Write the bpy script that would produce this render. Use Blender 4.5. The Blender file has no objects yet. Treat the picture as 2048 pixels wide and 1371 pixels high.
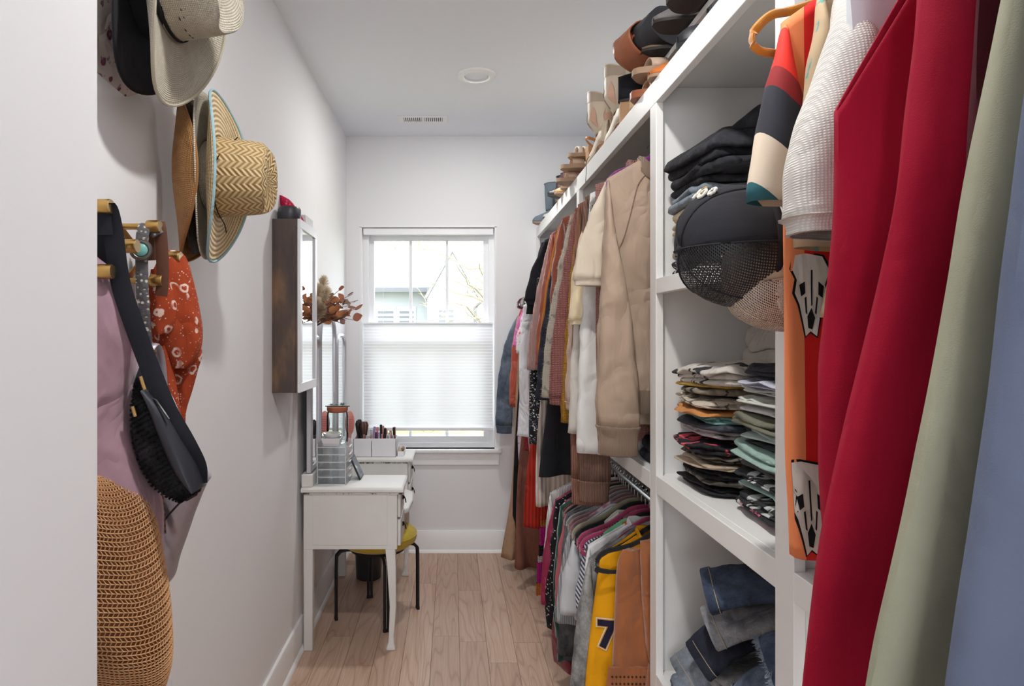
import bpy, bmesh, math, random
from mathutils import Vector, Matrix, noise, Euler

sc = bpy.context.scene
# ------------------------------------------------------------------ camera
F, CX, CY, EYE = 1300.0, 905.0, 665.0, 1.45        # focal length and principal point in photo pixels, eye height
cam_d = bpy.data.cameras.new('camera'); cam = bpy.data.objects.new('camera', cam_d)
sc.collection.objects.link(cam)
cam.location = (0, 0, EYE); cam.rotation_euler = (math.pi/2, 0, 0)
cam_d.sensor_width = 36.0; cam_d.lens = 36.0*F/2048
cam_d.shift_x = (1024-CX)/2048; cam_d.shift_y = (CY-685.5)/2048
cam_d.clip_start = 0.02; cam_d.clip_end = 300
sc.camera = cam
# ------------------------------------------------------------------ light and exposure
w = bpy.data.worlds.new('overcast_sky'); sc.world = w; w.use_nodes = True
bg = w.node_tree.nodes['Background']
bg.inputs[0].default_value = (0.90, 0.955, 1.0, 1); bg.inputs[1].default_value = 5.0
sc.view_settings.view_transform = 'Standard'; sc.view_settings.look = 'None'
sc.view_settings.gamma = 1.0; sc.view_settings.use_curve_mapping = False
sc.view_settings.exposure = 0.70
sc.cycles.use_denoising = True
sc.cycles.max_bounces = 10; sc.cycles.diffuse_bounces = 6; sc.cycles.glossy_bounces = 4
sc.cycles.transmission_bounces = 8; sc.cycles.transparent_max_bounces = 48
sc.cycles.sample_clamp_indirect = 6.0
sc.cycles.caustics_reflective = False; sc.cycles.caustics_refractive = False
def area(name, loc, rot, sx, sy, power, col=(1, 1, 1), portal=False):
    d = bpy.data.lights.new(name, 'AREA'); d.shape = 'RECTANGLE'; d.size = sx; d.size_y = sy
    d.energy = power; d.color = col
    if portal: d.cycles.is_portal = True
    o = bpy.data.objects.new(name, d); o.location = loc; o.rotation_euler = rot
    sc.collection.objects.link(o); return o
# sky seen through the closet window and through the wide bedroom window behind the camera (sampling portals only)
# unseen fill light added behind the camera to brighten the interior
bl = bpy.data.lights.new('added_fill_light', 'POINT'); bl.shadow_soft_size = .18; bl.energy = 14; bl.color = (1, .99, .97)
bo = bpy.data.objects.new('added_fill_light', bl); bo.location = (-.3, -2.3, 2.10); sc.collection.objects.link(bo)
area('window_portal', (-.161, 4.50, 1.42), (-math.pi/2, 0, 0), .90, 1.49, 1, portal=True)
area('bedroom_window_portal', (.1, -3.12, 1.5), (math.pi/2, 0, 0), 1.6, 1.6, 1, portal=True)

R = math.radians
XL, XR, YB, ZC = -.703, .955, 4.305, 2.751          # left wall, right wall, back wall, ceiling
XF = .553                                           # front plane of the built-in shelving
def P(px, py, d):
    return Vector(((px-CX)*d/F, d, EYE-(py-CY)*d/F))
# ------------------------------------------------------------------ helpers
COL = sc.collection
def link(o): COL.objects.link(o); return o
def tag(o, label=None, cat=None, group=None, kind=None):
    if label: o['label'] = label
    if cat: o['category'] = cat
    if group: o['group'] = group
    if kind: o['kind'] = kind
    return o
def thing(name, label, cat, loc=(0, 0, 0), rot=(0, 0, 0), group=None):
    o = link(bpy.data.objects.new(name, None)); o.empty_display_size = .05
    o.location = loc; o.rotation_euler = rot
    return tag(o, label, cat, group)
class MB:
    """collects geometry for ONE mesh object"""
    def __init__(s): s.v = []; s.f = []; s.uv = {}
    def add(s, vs, fs):
        b = len(s.v); s.v += [tuple(p) for p in vs]; s.f += [tuple(b+i for i in f) for f in fs]; return b
    def box(s, a, b, taper=0):
        x0, y0, z0 = a; x1, y1, z1 = b
        s.add([(x0, y0, z0), (x1, y0, z0), (x1, y1, z0), (x0, y1, z0), (x0, y0, z1), (x1, y0, z1), (x1, y1, z1), (x0, y1, z1)],
              [(0, 3, 2, 1), (4, 5, 6, 7), (0, 1, 5, 4), (1, 2, 6, 5), (2, 3, 7, 6), (3, 0, 4, 7)]); return s
    def grid(s, rows, closed=False):
        n = len(rows[0]); b = len(s.v)
        for r in rows: s.v += [tuple(p) for p in r]
        for i in range(len(rows)-1):
            for j in range(n if closed else n-1):
                k = (j+1) % n
                s.f.append((b+i*n+j, b+i*n+k, b+(i+1)*n+k, b+(i+1)*n+j))
        return b
    def loft(s, rings, cap0=True, cap1=True):
        b = s.grid(rings, True); n = len(rings[0]); m = len(rings)
        if cap0: s.f.append(tuple(b+j for j in reversed(range(n))))
        if cap1: s.f.append(tuple(b+(m-1)*n+j for j in range(n)))
        return s
    def tube(s, pts, r, n=8, flat=None, caps=True, side=None):
        """sweep a round (or flat=(ra, rb)) section along pts"""
        pts = [Vector(p) for p in pts]; rings = []
        up = Vector(side) if side else None
        for i, p in enumerate(pts):
            t = (pts[min(i+1, len(pts)-1)]-pts[max(i-1, 0)]).normalized()
            ref = up if up else (Vector((0, 0, 1)) if abs(t.z) < .9 else Vector((0, 1, 0)))
            a = (ref-t*ref.dot(t)).normalized(); c = t.cross(a)
            ri = r[i] if isinstance(r, (list, tuple)) else r
            ra, rb = (flat[0]*ri, flat[1]*ri) if flat else (ri, ri)
            rings.append([p+a*(ra*math.cos(2*math.pi*k/n))+c*(rb*math.sin(2*math.pi*k/n)) for k in range(n)])
        return s.loft(rings, caps, caps)
    def lathe(s, prof, n=24, c=(0, 0, 0), cap0=True, cap1=True):
        return s.loft([[(c[0]+r*math.cos(2*math.pi*k/n), c[1]+r*math.sin(2*math.pi*k/n), c[2]+z) for k in range(n)] for r, z in prof], cap0, cap1)
    def prism(s, poly, z0, z1):
        return s.loft([[(x, y, z0) for x, y in poly], [(x, y, z1) for x, y in poly]])
    def xf(s, m):
        s.v = [tuple(m @ Vector(p)) for p in s.v]; return s
    def mesh(s, name, mat, smooth=40):
        me = bpy.data.meshes.new(name); me.from_pydata(s.v, [], s.f)
        bm = bmesh.new(); bm.from_mesh(me); bmesh.ops.recalc_face_normals(bm, faces=bm.faces); bm.to_mesh(me); bm.free()
        if mat: me.materials.append(mat)
        if smooth:
            me.polygons.foreach_set('use_smooth', [True]*len(me.polygons))
            me.set_sharp_from_angle(angle=R(smooth))
        me.update(); return me
    def attr_obj(s, name, mat, parent, coords, smooth=40):
        o = s.obj(name, mat, parent, smooth); a = o.data.attributes.new('wv', 'FLOAT_VECTOR', 'POINT')
        a.data.foreach_set('vector', [c for p in coords for c in p]); return o
    def obj(s, name, mat, parent=None, smooth=40, bevel=0, loc=None, seg=2):
        o = link(bpy.data.objects.new(name, s.mesh(name, mat, smooth)))
        if parent: o.parent = parent
        if loc: o.location = loc
        if bevel:
            m = o.modifiers.new('bevel', 'BEVEL'); m.width = bevel; m.segments = seg; m.limit_method = 'ANGLE'; m.angle_limit = R(35)
        return o
def copy_tree(o, parent=None):
    c = o.copy(); link(c)
    if parent: c.parent = parent
    for ch in list(o.children): copy_tree(ch, c)
    return c
def arc(c, r, a0, a1, n, plane='xz'):
    out = []
    for i in range(n+1):
        a = a0+(a1-a0)*i/n; u, v = r*math.cos(a), r*math.sin(a)
        out.append((c[0]+u, c[1], c[2]+v) if plane == 'xz' else (c[0], c[1]+u, c[2]+v) if plane == 'yz' else (c[0]+u, c[1]+v, c[2]))
    return out
def smooth_path(pts, n=6):
    """Catmull-Rom through pts"""
    pts = [Vector(p) for p in pts]; q = [pts[0]*2-pts[1]]+pts+[pts[-1]*2-pts[-2]]; out = []
    for i in range(1, len(q)-2):
        for k in range(n):
            t = k/n; a, b, c, d = q[i-1], q[i], q[i+1], q[i+2]
            out.append(.5*((2*b)+(c-a)*t+(2*a-5*b+4*c-d)*t*t+(3*b-a-3*c+d)*t**3))
    return out+[pts[-1]]
def lerp(a, b, t): return a+(b-a)*t
def interp(tab, x):
    """piecewise linear table [(x, y)...]"""
    if x <= tab[0][0]: return tab[0][1]
    for (x0, y0), (x1, y1) in zip(tab, tab[1:]):
        if x <= x1: return y0+(y1-y0)*(x-x0)/(x1-x0)
    return tab[-1][1]
# ------------------------------------------------------------------ materials
def lin(c): return tuple(((v/255)/12.92 if v/255 <= .04045 else ((v/255+.055)/1.055)**2.4) for v in c)
def C4(c): return lin(c)+(1,)
MATS = {}
class NT:
    def __init__(s, name):
        s.m = bpy.data.materials.new(name); s.m.use_nodes = True; s.t = s.m.node_tree
        s.b = s.t.nodes['Principled BSDF']; s.out = s.t.nodes['Material Output']
        s._tc = None
    def n(s, typ, **kw):
        nd = s.t.nodes.new('ShaderNode'+typ)
        for k, v in kw.items():
            if k.startswith('i_'):
                nd.inputs[k[2:].replace('_', ' ')].default_value = v
            else: setattr(nd, k, v)
        return nd
    def l(s, a, b): s.t.links.new(a, b)
    def co(s, scale=(1, 1, 1), rot=(0, 0, 0), kind='Object'):
        if not s._tc: s._tc = s.n('TexCoord')
        mp = s.n('Mapping'); mp.inputs['Scale'].default_value = scale; mp.inputs['Rotation'].default_value = rot
        s.l(s._tc.outputs[kind], mp.inputs['Vector']); return mp.outputs['Vector']
    def noise(s, v, scale, detail=3, rough=.5, dist=0):
        nd = s.n('TexNoise'); nd.inputs['Scale'].default_value = scale; nd.inputs['Detail'].default_value = detail
        nd.inputs['Roughness'].default_value = rough; nd.inputs['Distortion'].default_value = dist
        s.l(v, nd.inputs['Vector']); return nd.outputs['Fac']
    def ramp(s, fac, stops, const=False):
        nd = s.n('ValToRGB'); cr = nd.color_ramp
        if const: cr.interpolation = 'CONSTANT'
        while len(cr.elements) < len(stops): cr.elements.new(.5)
        for e, (p, c) in zip(cr.elements, stops): e.position = p; e.color = c if len(c) == 4 else tuple(c)+(1,)
        s.l(fac, nd.inputs['Fac']); return nd.outputs['Color']
    def mix(s, fac, a, b, mode='MIX'):
        nd = s.n('Mix', data_type='RGBA', blend_type=mode)
        for sock, v in ((nd.inputs[0], fac), (nd.inputs[6], a), (nd.inputs[7], b)):
            if isinstance(v, (int, float)): sock.default_value = v
            elif isinstance(v, tuple): sock.default_value = v
            else: s.l(v, sock)
        return nd.outputs[2]
    def math(s, op, a, b=0.0, c=0.0):
        nd = s.n('Math', operation=op)
        for i, v in enumerate((a, b, c)):
            if isinstance(v, (int, float)): nd.inputs[i].default_value = v
            else: s.l(v, nd.inputs[i])
        return nd.outputs[0]
    def wave(s, v, scale, dist=0, dirn='X', detail=2, prof='SIN', typ='BANDS', dscale=1.0):
        nd = s.n('TexWave', wave_type=typ, wave_profile=prof)
        if typ == 'BANDS': nd.bands_direction = dirn
        nd.inputs['Scale'].default_value = scale; nd.inputs['Distortion'].default_value = dist
        nd.inputs['Detail'].default_value = detail; nd.inputs['Detail Scale'].default_value = dscale
        s.l(v, nd.inputs['Vector']); return nd.outputs['Fac']
    def voronoi(s, v, scale, feat='F1', out='Distance', rnd=1.0):
        nd = s.n('TexVoronoi', feature=feat); nd.inputs['Scale'].default_value = scale; nd.inputs['Randomness'].default_value = rnd
        s.l(v, nd.inputs['Vector']); return nd.outputs[out]
    def color(s, c):
        if isinstance(c, tuple): s.b.inputs['Base Color'].default_value = c
        else: s.l(c, s.b.inputs['Base Color'])
    def bump(s, h, strength=.3, dist=.002):
        nd = s.n('Bump'); nd.inputs['Strength'].default_value = strength; nd.inputs['Distance'].default_value = dist
        s.l(h, nd.inputs['Height']); s.l(nd.outputs['Normal'], s.b.inputs['Normal'])
    def set(s, **kw):
        for k, v in kw.items(): s.b.inputs[k.replace('_', ' ')].default_value = v
        return s
def plain(name, c, rough=.5, metal=0, bump=0, var=.04, nscale=30, **kw):
    """painted / moulded / metal surface with slight variation"""
    key = ('plain', name)
    if key in MATS: return MATS[key]
    t = NT(name); v = t.co()
    if var:
        f = t.noise(v, nscale, 4)
        t.color(t.mix(f, tuple(x*(1-var) for x in lin(c))+(1,), tuple(min(1, x*(1+var)) for x in lin(c))+(1,)))
        if bump: t.bump(t.noise(v, nscale*8, 3), bump, .001)
    else: t.color(C4(c))
    t.set(Roughness=rough, Metallic=metal, **kw)
    MATS[key] = t.m; return t.m
def fabric(name, c, kind='plain', c2=None, c3=None, s=1.0, rough=.92, sheen=.0, wr=.55):
    key = ('fab', name)
    if key in MATS: return MATS[key]
    t = NT(name); v = t.co(); g_ = lambda q: tuple(x*.86 for x in lin(q))+(1,); base = g_(c); L = base[:3]
    dk = tuple(x*.82 for x in L)+(1,); lt = tuple(min(1, x*1.12+.004) for x in L)+(1,)
    var = t.mix(t.noise(v, 9*s, 4), dk, lt)
    fine = t.noise(v, 900, 2)
    col = var; h = fine; bs, bd = .25, .0012
    c2_ = g_(c2) if c2 else lt; c3_ = g_(c3) if c3 else c2_
    if kind == 'knit':                                   # rows of small stitches
        wx = t.wave(t.co((1, 1, 1)), 42*s, 1.0, 'X'); wz = t.wave(t.co((1, 1, 1)), 60*s, 1.2, 'Z')
        m = t.math('MULTIPLY', wx, wz); col = t.mix(m, tuple(x*.55 for x in L)+(1,), lt); h = m; bs, bd = .8, .004
    elif kind == 'rib':
        m = t.wave(v, 60*s, .3, 'X'); col = t.mix(m, tuple(x*.72 for x in L)+(1,), lt); h = m; bs, bd = .7, .004
    elif kind == 'fuzzy':
        n1 = t.noise(v, 140*s, 6, .8); n2 = t.noise(v, 22*s, 4)
        col = t.mix(n1, tuple(x*.5 for x in L)+(1,), tuple(min(1, x*1.35) for x in L)+(1,))
        if c2: col = t.mix(t.ramp(n2, [(.45, (0, 0, 0)), (.62, (1, 1, 1))]), col, c2_)
        h = n1; bs, bd = 1.0, .008
    elif kind == 'band':                                 # knitted with horizontal stripes
        n1 = t.noise(v, 160*s, 5, .8); st = t.wave(v, 3.4*s, 3.0, 'Z', 3)
        col = t.mix(n1, dk, lt); kn = t.math('MULTIPLY', t.wave(v, 42*s, 1.0, 'X'), t.wave(v, 60*s, 1.2, 'Z')); col = t.mix(t.math('MULTIPLY', kn, .5), col, lt, 'MULTIPLY'); col = t.mix(t.ramp(t.math('MULTIPLY', st, t.noise(v, 60, 2)), [(.42, (0, 0, 0)), (.54, (.8, .8, .8))]), col, c2_)
        h = t.math('MULTIPLY', n1, t.wave(v, 90, 1, 'Z')); bs, bd = .9, .006
    elif kind == 'denim':
        n1 = t.noise(t.co((1, 1, .25)), 420, 3, .7); n2 = t.noise(v, 7*s, 5, .65)
        col = t.mix(t.ramp(n2, [(.36, (0, 0, 0)), (.68, (1, 1, 1))]), tuple(x*.72 for x in L)+(1,), c2_)
        col = t.mix(t.ramp(n1, [(.35, (0, 0, 0)), (.75, (1, 1, 1))]), t.mix(.35, col, (0.005, .006, .01, 1)), col); h = n1; bs, bd = .5, .0015
    elif kind == 'dots':
        d = t.voronoi(v, 62*s); col = t.mix(t.ramp(d, [(.2, (1, 1, 1)), (.26, (0, 0, 0))]), var, c2_)
    elif kind == 'floral':
        d = t.voronoi(v, 26*s); n1 = t.noise(v, 60*s, 2); k = t.math('ADD', d, t.math('MULTIPLY', n1, .25))
        col = t.mix(t.ramp(k, [(.36, (1, 1, 1)), (.40, (0, 0, 0))]), var, c2_)
        col = t.mix(t.ramp(k, [(.20, (1, 1, 1)), (.24, (0, 0, 0))]), col, c3_)
        g = t.noise(t.co((1, 1, 1), (0, 0, .7)), 34*s, 3, .5, 1.5)
        col = t.mix(t.ramp(g, [(.60, (0, 0, 0)), (.64, (1, 1, 1))]), col, c3_)
    elif kind == 'stripe':
        st = t.wave(t.co((1, 1, 1), (0, .6, 0)), 14*s, .2, 'X'); col = t.mix(t.ramp(st, [(.5, (0, 0, 0)), (.56, (1, 1, 1))]), var, c2_)
    elif kind == 'plaid':
        a = t.ramp(t.wave(v, 7*s, 0, 'X'), [(.62, (0, 0, 0)), (.66, (1, 1, 1))]); b = t.ramp(t.wave(v, 7*s, 0, 'Z'), [(.62, (0, 0, 0)), (.66, (1, 1, 1))])
        col = t.mix(t.math('MULTIPLY', a, .6), var, c2_); col = t.mix(t.math('MULTIPLY', b, .6), col, c3_)
    elif kind == 'paisley':
        d = t.voronoi(v, 15*s); k = t.math('ADD', d, t.math('MULTIPLY', t.noise(v, 30*s, 2, .5, 1), .3))
        r1 = t.ramp(k, [(.30, (0, 0, 0)), (.33, (1, 1, 1)), (.42, (1, 1, 1)), (.45, (0, 0, 0))]); r2 = t.ramp(k, [(.17, (1, 1, 1)), (.20, (0, 0, 0))])
        n2 = t.ramp(t.noise(v, 16*s, 1), [(.36, (0, 0, 0)), (.44, (1, 1, 1))])
        col = t.mix(t.math('MULTIPLY', t.math('MAXIMUM', r1, r2), n2), var, c2_)
        e = t.voronoi(v, 75*s); col = t.mix(t.math('MULTIPLY', t.ramp(e, [(.16, (1, 1, 1)), (.22, (0, 0, 0))]), t.math('MULTIPLY', n2, .8)), col, c2_)
    elif kind == 'zigzag':                               # bold diagonal blocks of three colours
        st = t.wave(t.co((1, 1, 1), (0, .75, 0)), 1.9*s, .5, 'X', 1, 'SAW')
        col = t.ramp(st, [(0, base[:3]), (.34, c2_[:3]), (.68, c3_[:3])], True)
    elif kind == 'gauze':
        n1 = t.noise(t.co((1, 1, .3)), 130, 4, .7); m = t.wave(v, 120, 2, 'Z'); k = t.math('ADD', n1, t.math('MULTIPLY', m, .4))
        col = t.mix(k, tuple(x*.6 for x in L)+(1,), lt); h = k; bs, bd = .7, .004
    elif kind == 'suede':
        n1 = t.noise(v, 14, 5, .6); col = t.mix(n1, tuple(x*.7 for x in L)+(1,), tuple(min(1, x*1.25) for x in L)+(1,))
    elif kind == 'waffle':
        m = t.math('MULTIPLY', t.wave(v, 100, 0, 'X'), t.wave(v, 100, 0, 'Z')); col = t.mix(m, tuple(x*.8 for x in L)+(1,), lt); h = m; bs, bd = .3, .003
    elif kind == 'print':                                # plain shirt with an irregular dark print
        g = t.noise(v, 22*s, 3, .6, .8); col = t.mix(t.ramp(g, [(.57, (0, 0, 0)), (.60, (1, 1, 1))]), var, c2_)
        if c3: col = t.mix(t.ramp(t.noise(t.co((1, 1, 1), (.5, .3, 0)), 17*s, 2), [(.60, (0, 0, 0)), (.63, (1, 1, 1))]), col, c3_)
    elif kind == 'satin': h = t.noise(v, 6, 2)
    t.color(col)
    if wr:                                               # soft creases running down the cloth
        n1_ = t.noise(t.co((13, 13, 4.2), (0, .35, 0)), 1, 3, .55, .6); n2_ = t.noise(t.co((9, 9, 6), (0, -.6, 0)), 1, 2, .5, .8)
        w1 = t.math('ADD', t.math('MULTIPLY', n1_, .6), t.math('MULTIPLY', t.math('ABSOLUTE', t.math('SUBTRACT', n2_, .5)), 1.6)); b1 = t.n('Bump'); b1.inputs['Strength'].default_value = wr; b1.inputs['Distance'].default_value = .03
        t.l(w1, b1.inputs['Height'])
    t.bump(h, bs, bd)
    if wr: t.l(b1.outputs['Normal'], [n for n in t.t.nodes if n.type == 'BUMP'][-1].inputs['Normal'])
    t.set(Roughness=rough); t.b.inputs['Sheen Weight'].default_value = sheen; t.b.inputs['Sheen Roughness'].default_value = .5
    t.b.inputs['Specular IOR Level'].default_value = .25 if kind != 'satin' else .5
    if kind == 'satin': t.set(Roughness=.42)
    MATS[key] = t.m; return t.m
# ================================================================== the room
def struct(name, mb, m, parent=None, **kw):
    o = mb.obj(name, m, parent, **kw)
    if not parent: o['kind'] = 'structure'
    return o
def wall_paint(name, c):
    t = NT(name); v = t.co()
    t.color(t.mix(t.noise(v, 1.4, 3), tuple(x*.975 for x in lin(c))+(1,), C4(c)))
    t.bump(t.noise(v, 260, 3), .06, .001); t.set(Roughness=.75); t.b.inputs['Specular IOR Level'].default_value = .25
    return t.m
M_wall = wall_paint('warm_white_wall_paint', (234, 234, 236))
M_ceil = wall_paint('ceiling_paint', (236, 239, 244))
M_trim = plain('white_trim_paint', (238, 238, 238), .38, var=.015)
M_shelf = plain('white_shelf_paint', (234, 234, 232), .42, var=.015, nscale=12)
M_vinyl = plain('white_vinyl', (240, 241, 244), .35, var=.01)
def oak():
    t = NT('light_oak_plank'); oi = t.n('ObjectInfo')
    tc = t.n('TexCoord'); off = t.n('VectorMath', operation='MULTIPLY_ADD')
    t.l(tc.outputs['Object'], off.inputs[0]); off.inputs[1].default_value = (1, 1, 1)
    cmb = t.n('CombineXYZ')
    for k, m_ in (('X', 17.3), ('Y', 31.7), ('Z', 11.1)): t.l(t.math('MULTIPLY', oi.outputs['Random'], m_), cmb.inputs[k])
    t.l(cmb.outputs[0], off.inputs[2])
    def mp(sx, sy):
        m = t.n('Mapping'); m.inputs['Scale'].default_value = (sx, sy, 1); t.l(off.outputs[0], m.inputs['Vector']); return m.outputs[0]
    big = t.noise(mp(7.5, .75), 1, 2, .45, .3)
    rings = t.math('PINGPONG', t.math('MULTIPLY', big, 13), .5)
    rings = t.math('MULTIPLY', rings, 2)
    grain = t.noise(mp(190, 5), 1, 3, .6)
    tone = t.math('MULTIPLY', oi.outputs['Random'], 1.0)
    base = t.mix(tone, C4((208, 180, 160)), C4((188, 158, 138)))
    dark = t.mix(tone, C4((180, 147, 125)), C4((164, 134, 116)))
    col = t.mix(t.ramp(rings, [(.0, (1, 1, 1)), (.22, (.25, .25, .25)), (.7, (0, 0, 0))]), base, dark)
    col = t.mix(t.ramp(grain, [(.35, (.55, .55, .55)), (.6, (0, 0, 0))]), col, dark)
    t.color(col); t.bump(grain, .12, .001); t.set(Roughness=.42)
    t.b.inputs['Specular IOR Level'].default_value = .4
    return t.m
M_oak = oak()
fl = MB(); fl.box((-2.6, -3.0, -.10), (XR, 4.32, -.016)); floor = struct('floor', fl, plain('subfloor_seam', (92, 70, 56), .9))
random.seed(4)
x = -.222-.127*19
while x < XR:
    y = -1.6-random.random()
    while y < 4.31:
        ln = random.uniform(.55, 1.5); y1 = min(y+ln, 4.31)
        if 4.31-y1 < .12: y1 = 4.31
        x0, x1 = max(x, -2.58), min(x+.127, XR)
        if x1-x0 > .01 and (x1 > XL-.02 or y < .5):
            g = .0007; cx_, cy_ = (x0+x1)/2, (y+y1)/2
            m = MB(); m.box((x0-cx_+g, y-cy_+g, -.015), (x1-cx_-g, y1-cy_-g, 0))
            m.obj('plank', M_oak, floor, smooth=0, loc=(cx_, cy_, 0))
        y = y1 if y1 < 4.31 else 9
    x += .127
T = .14
def wallbox(name, a, b, m=M_wall): 
    mb = MB(); mb.box(a, b); return struct(name, mb, m, smooth=0)
wallbox('wall_left', (XL-T, .60, 0), (XL, YB+.16, ZC))
wallbox('wall_right', (XR, -.22, 0), (XR+T, YB+.16, ZC))
wallbox('wall_front', (-2.6, .44, 0), (-.328, .60, ZC))
wallbox('wall_bedroom_left', (-2.74, -3.1, 0), (-2.6, .60, ZC))
wallbox('wall_bedroom_right', (2.2, -3.1, 0), (2.34, -.10, ZC))
wallbox('wall_bedroom_partition', (XR+T, -.22, 0), (2.2, -.10, ZC))
mb = MB()
for a, b in (((-2.6, -3.16, 0), (-.7, -3.0, ZC)), ((.9, -3.16, 0), (2.2, -3.0, ZC)), ((-.7, -3.16, 0), (.9, -3.0, .7)), ((-.7, -3.16, 2.3), (.9, -3.0, ZC))): mb.box(a, b)
struct('wall_bedroom_rear', mb, M_wall, smooth=0)
wallbox('floor_bedroom', (XR, -3.0, -.1), (2.2, -.22, 0), M_oak)
cl = MB(); cl.box((-2.74, -3.16, ZC), (2.34, YB+.16, ZC+.12)); struct('ceiling', cl, M_ceil, smooth=0)
# back wall with the window opening
WX0, WX1, WZ0, WZ1 = -.604, .283, .682, 2.152
mb = MB()
mb.box((XL-T, YB, 0), (WX0, YB+.16, ZC)); mb.box((WX1, YB, 0), (XR+T, YB+.16, ZC))
mb.box((WX0, YB, 0), (WX1, YB+.16, WZ0)); mb.box((WX0, YB, WZ1), (WX1, YB+.16, ZC))
struct('wall_back', mb, M_wall, smooth=0)
# baseboards: flat board and a quarter-round shoe moulding
def baseboard(name, a, b, inward):
    a = Vector(a); b = Vector(b); n = Vector(inward); prof = [(0, 0), (.026, 0), (.024, .010), (.019, .016), (.0135, .019), (.0135, .138), (.011, .143), (0, .143)]
    m = MB(); m.loft([[p+n*u+Vector((0, 0, z)) for u, z in prof] for p in (a, b)])
    return struct(name, m, M_trim, smooth=30)
baseboard('baseboard_left', (XL, .6, 0), (XL, YB, 0), (1, 0, 0))
baseboard('baseboard_back', (XL, YB, 0), (XR, YB, 0), (0, -1, 0))
# ------------------------------------------------------------------ window
win = MB()
y0, y1 = YB+.055, YB+.135
win.box((WX0+.001, y0, WZ0+.001), (WX1-.001, y1, WZ0+.03))
window = struct('window_1', win, M_vinyl, smooth=0)
for a, b in (((WX0+.001, y0, WZ0+.03), (WX0+.042, y1, WZ1-.045)), ((WX1-.042, y0, WZ0+.03), (WX1-.001, y1, WZ1-.045)), ((WX0+.001, y0, WZ1-.045), (WX1-.001, y1, WZ1-.001))):
    m = MB(); m.box(a, b); m.obj('window_frame', M_vinyl, window, smooth=0)
def sash(z0, z1, y, bot, side=.032):
    m = MB(); a, b = WX0+.042, WX1-.042
    m.box((a, y, z0), (b, y+.032, z0+bot)); so = m.obj('sash', M_vinyl, window, smooth=0)
    for p, q in (((a, y, z1-.035), (b, y+.032, z1)), ((a, y, z0+bot), (a+side, y+.032, z1-.035)), ((b-side, y, z0+bot), (b, y+.032, z1-.035))):
        m = MB(); m.box(p, q); m.obj('sash_rail', M_vinyl, so, smooth=0)
    return so, a+side, b-side
def glassmat(name, tint=(1, 1, 1), refl=.9):
    t = NT(name); tr = t.n('BsdfTransparent'); tr.inputs[0].default_value = tint+(1,)
    gl = t.n('BsdfGlossy'); gl.inputs['Roughness'].default_value = .01
    fr = t.n('LayerWeight'); fr.inputs[0].default_value = .12; mx = t.n('MixShader')
    t.l(t.math('MULTIPLY', fr.outputs[0], refl), mx.inputs[0]); t.l(tr.outputs[0], mx.inputs[1]); t.l(gl.outputs[0], mx.inputs[2])
    t.l(mx.outputs[0], t.out.inputs['Surface']); return t.m
M_pane = glassmat('window_glass', (.97, .985, .98))
for z0, z1, y, bot in ((1.372, WZ1-.045, y0+.040, .034), (WZ0+.03, 1.406, y0+.006, .045)):
    s_, a, b = sash(z0, z1, y, bot)
    xs = [a+(b-a)*k/3 for k in range(4)]
    for k in range(3):
        m = MB(); m.box((xs[k], y+.013, z0+bot), (xs[k+1], y+.017, z1-.035)); m.obj('pane', M_pane, s_, smooth=0)
    for k in (1, 2):
        m = MB(); m.box((xs[k]-.010, y+.006, z0+bot), (xs[k]+.010, y+.024, z1-.035)); m.obj('muntin', M_vinyl, s_, bevel=.002)
m = MB(); m.box((WX0-.045, YB-.042, WZ0-.022), (WX1+.042, YB+.054, WZ0)); m.obj('window_sill', M_trim, window, bevel=.005)
m = MB(); m.box((WX0-.030, YB-.016, WZ0-.105), (WX1+.027, YB, WZ0-.022)); m.obj('window_apron', M_trim, window, bevel=.003)
m = MB(); m.box((WX0-.008, YB-.004, WZ0), (WX0+.004, YB+.055, WZ1)); m.box((WX1-.004, YB-.004, WZ0), (WX1+.008, YB+.055, WZ1)); m.box((WX0-.008, YB-.004, WZ1-.004), (WX1+.008, YB+.055, WZ1+.008))
m.obj('window_return', M_trim, window, smooth=0)
# top-down cellular shade
def shade_mat():
    t = NT('pleated_shade_fabric'); d = t.n('BsdfDiffuse'); d.inputs[0].default_value = (.92, .925, .95, 1)
    tl = t.n('BsdfTranslucent'); tl.inputs[0].default_value = (.93, .94, .97, 1); mx = t.n('MixShader'); mx.inputs[0].default_value = .17
    t.l(d.outputs[0], mx.inputs[1]); t.l(tl.outputs[0], mx.inputs[2]); t.l(mx.outputs[0], t.out.inputs['Surface']); return t.m
sh = thing('cellular_shade', 'white pleated cellular shade covering the lower half of the window', 'window shade', (-.161, YB+.028, .80))
hw = .428
ztop, zbot = 1.505-.80, .018; n = 34; rows = []
for i in range(2*n+1):
    zz = lerp(zbot, ztop, i/(2*n)); yy = -.002 if i % 2 else .0005
    rows.append([(-hw, yy, zz), (hw, yy, zz)])
m = MB(); m.grid(rows); m.obj('pleated_fabric', shade_mat(), sh, smooth=0)
for nm, z0, z1 in (('bottom_rail', 0, .02), ('top_rail', ztop, ztop+.014), ('head_rail', 1.30, 1.345)):
    m = MB(); m.box((-hw-.004, -.016, z0), (hw+.004, .018, z1)); m.obj(nm, M_vinyl, sh, bevel=.003)
m = MB(); m.tube(arc((0, -.018, .004), .035, math.pi, 2*math.pi, 10), .003); m.xf(Matrix.Diagonal((1, 1, .35, 1))); m.obj('handle', M_vinyl, sh)
for xx in (-.3, .3):
    m = MB(); m.tube([(xx, 0, ztop), (xx, 0, 1.31)], .0008, 5); m.obj('lift_cord', M_vinyl, sh)
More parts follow.
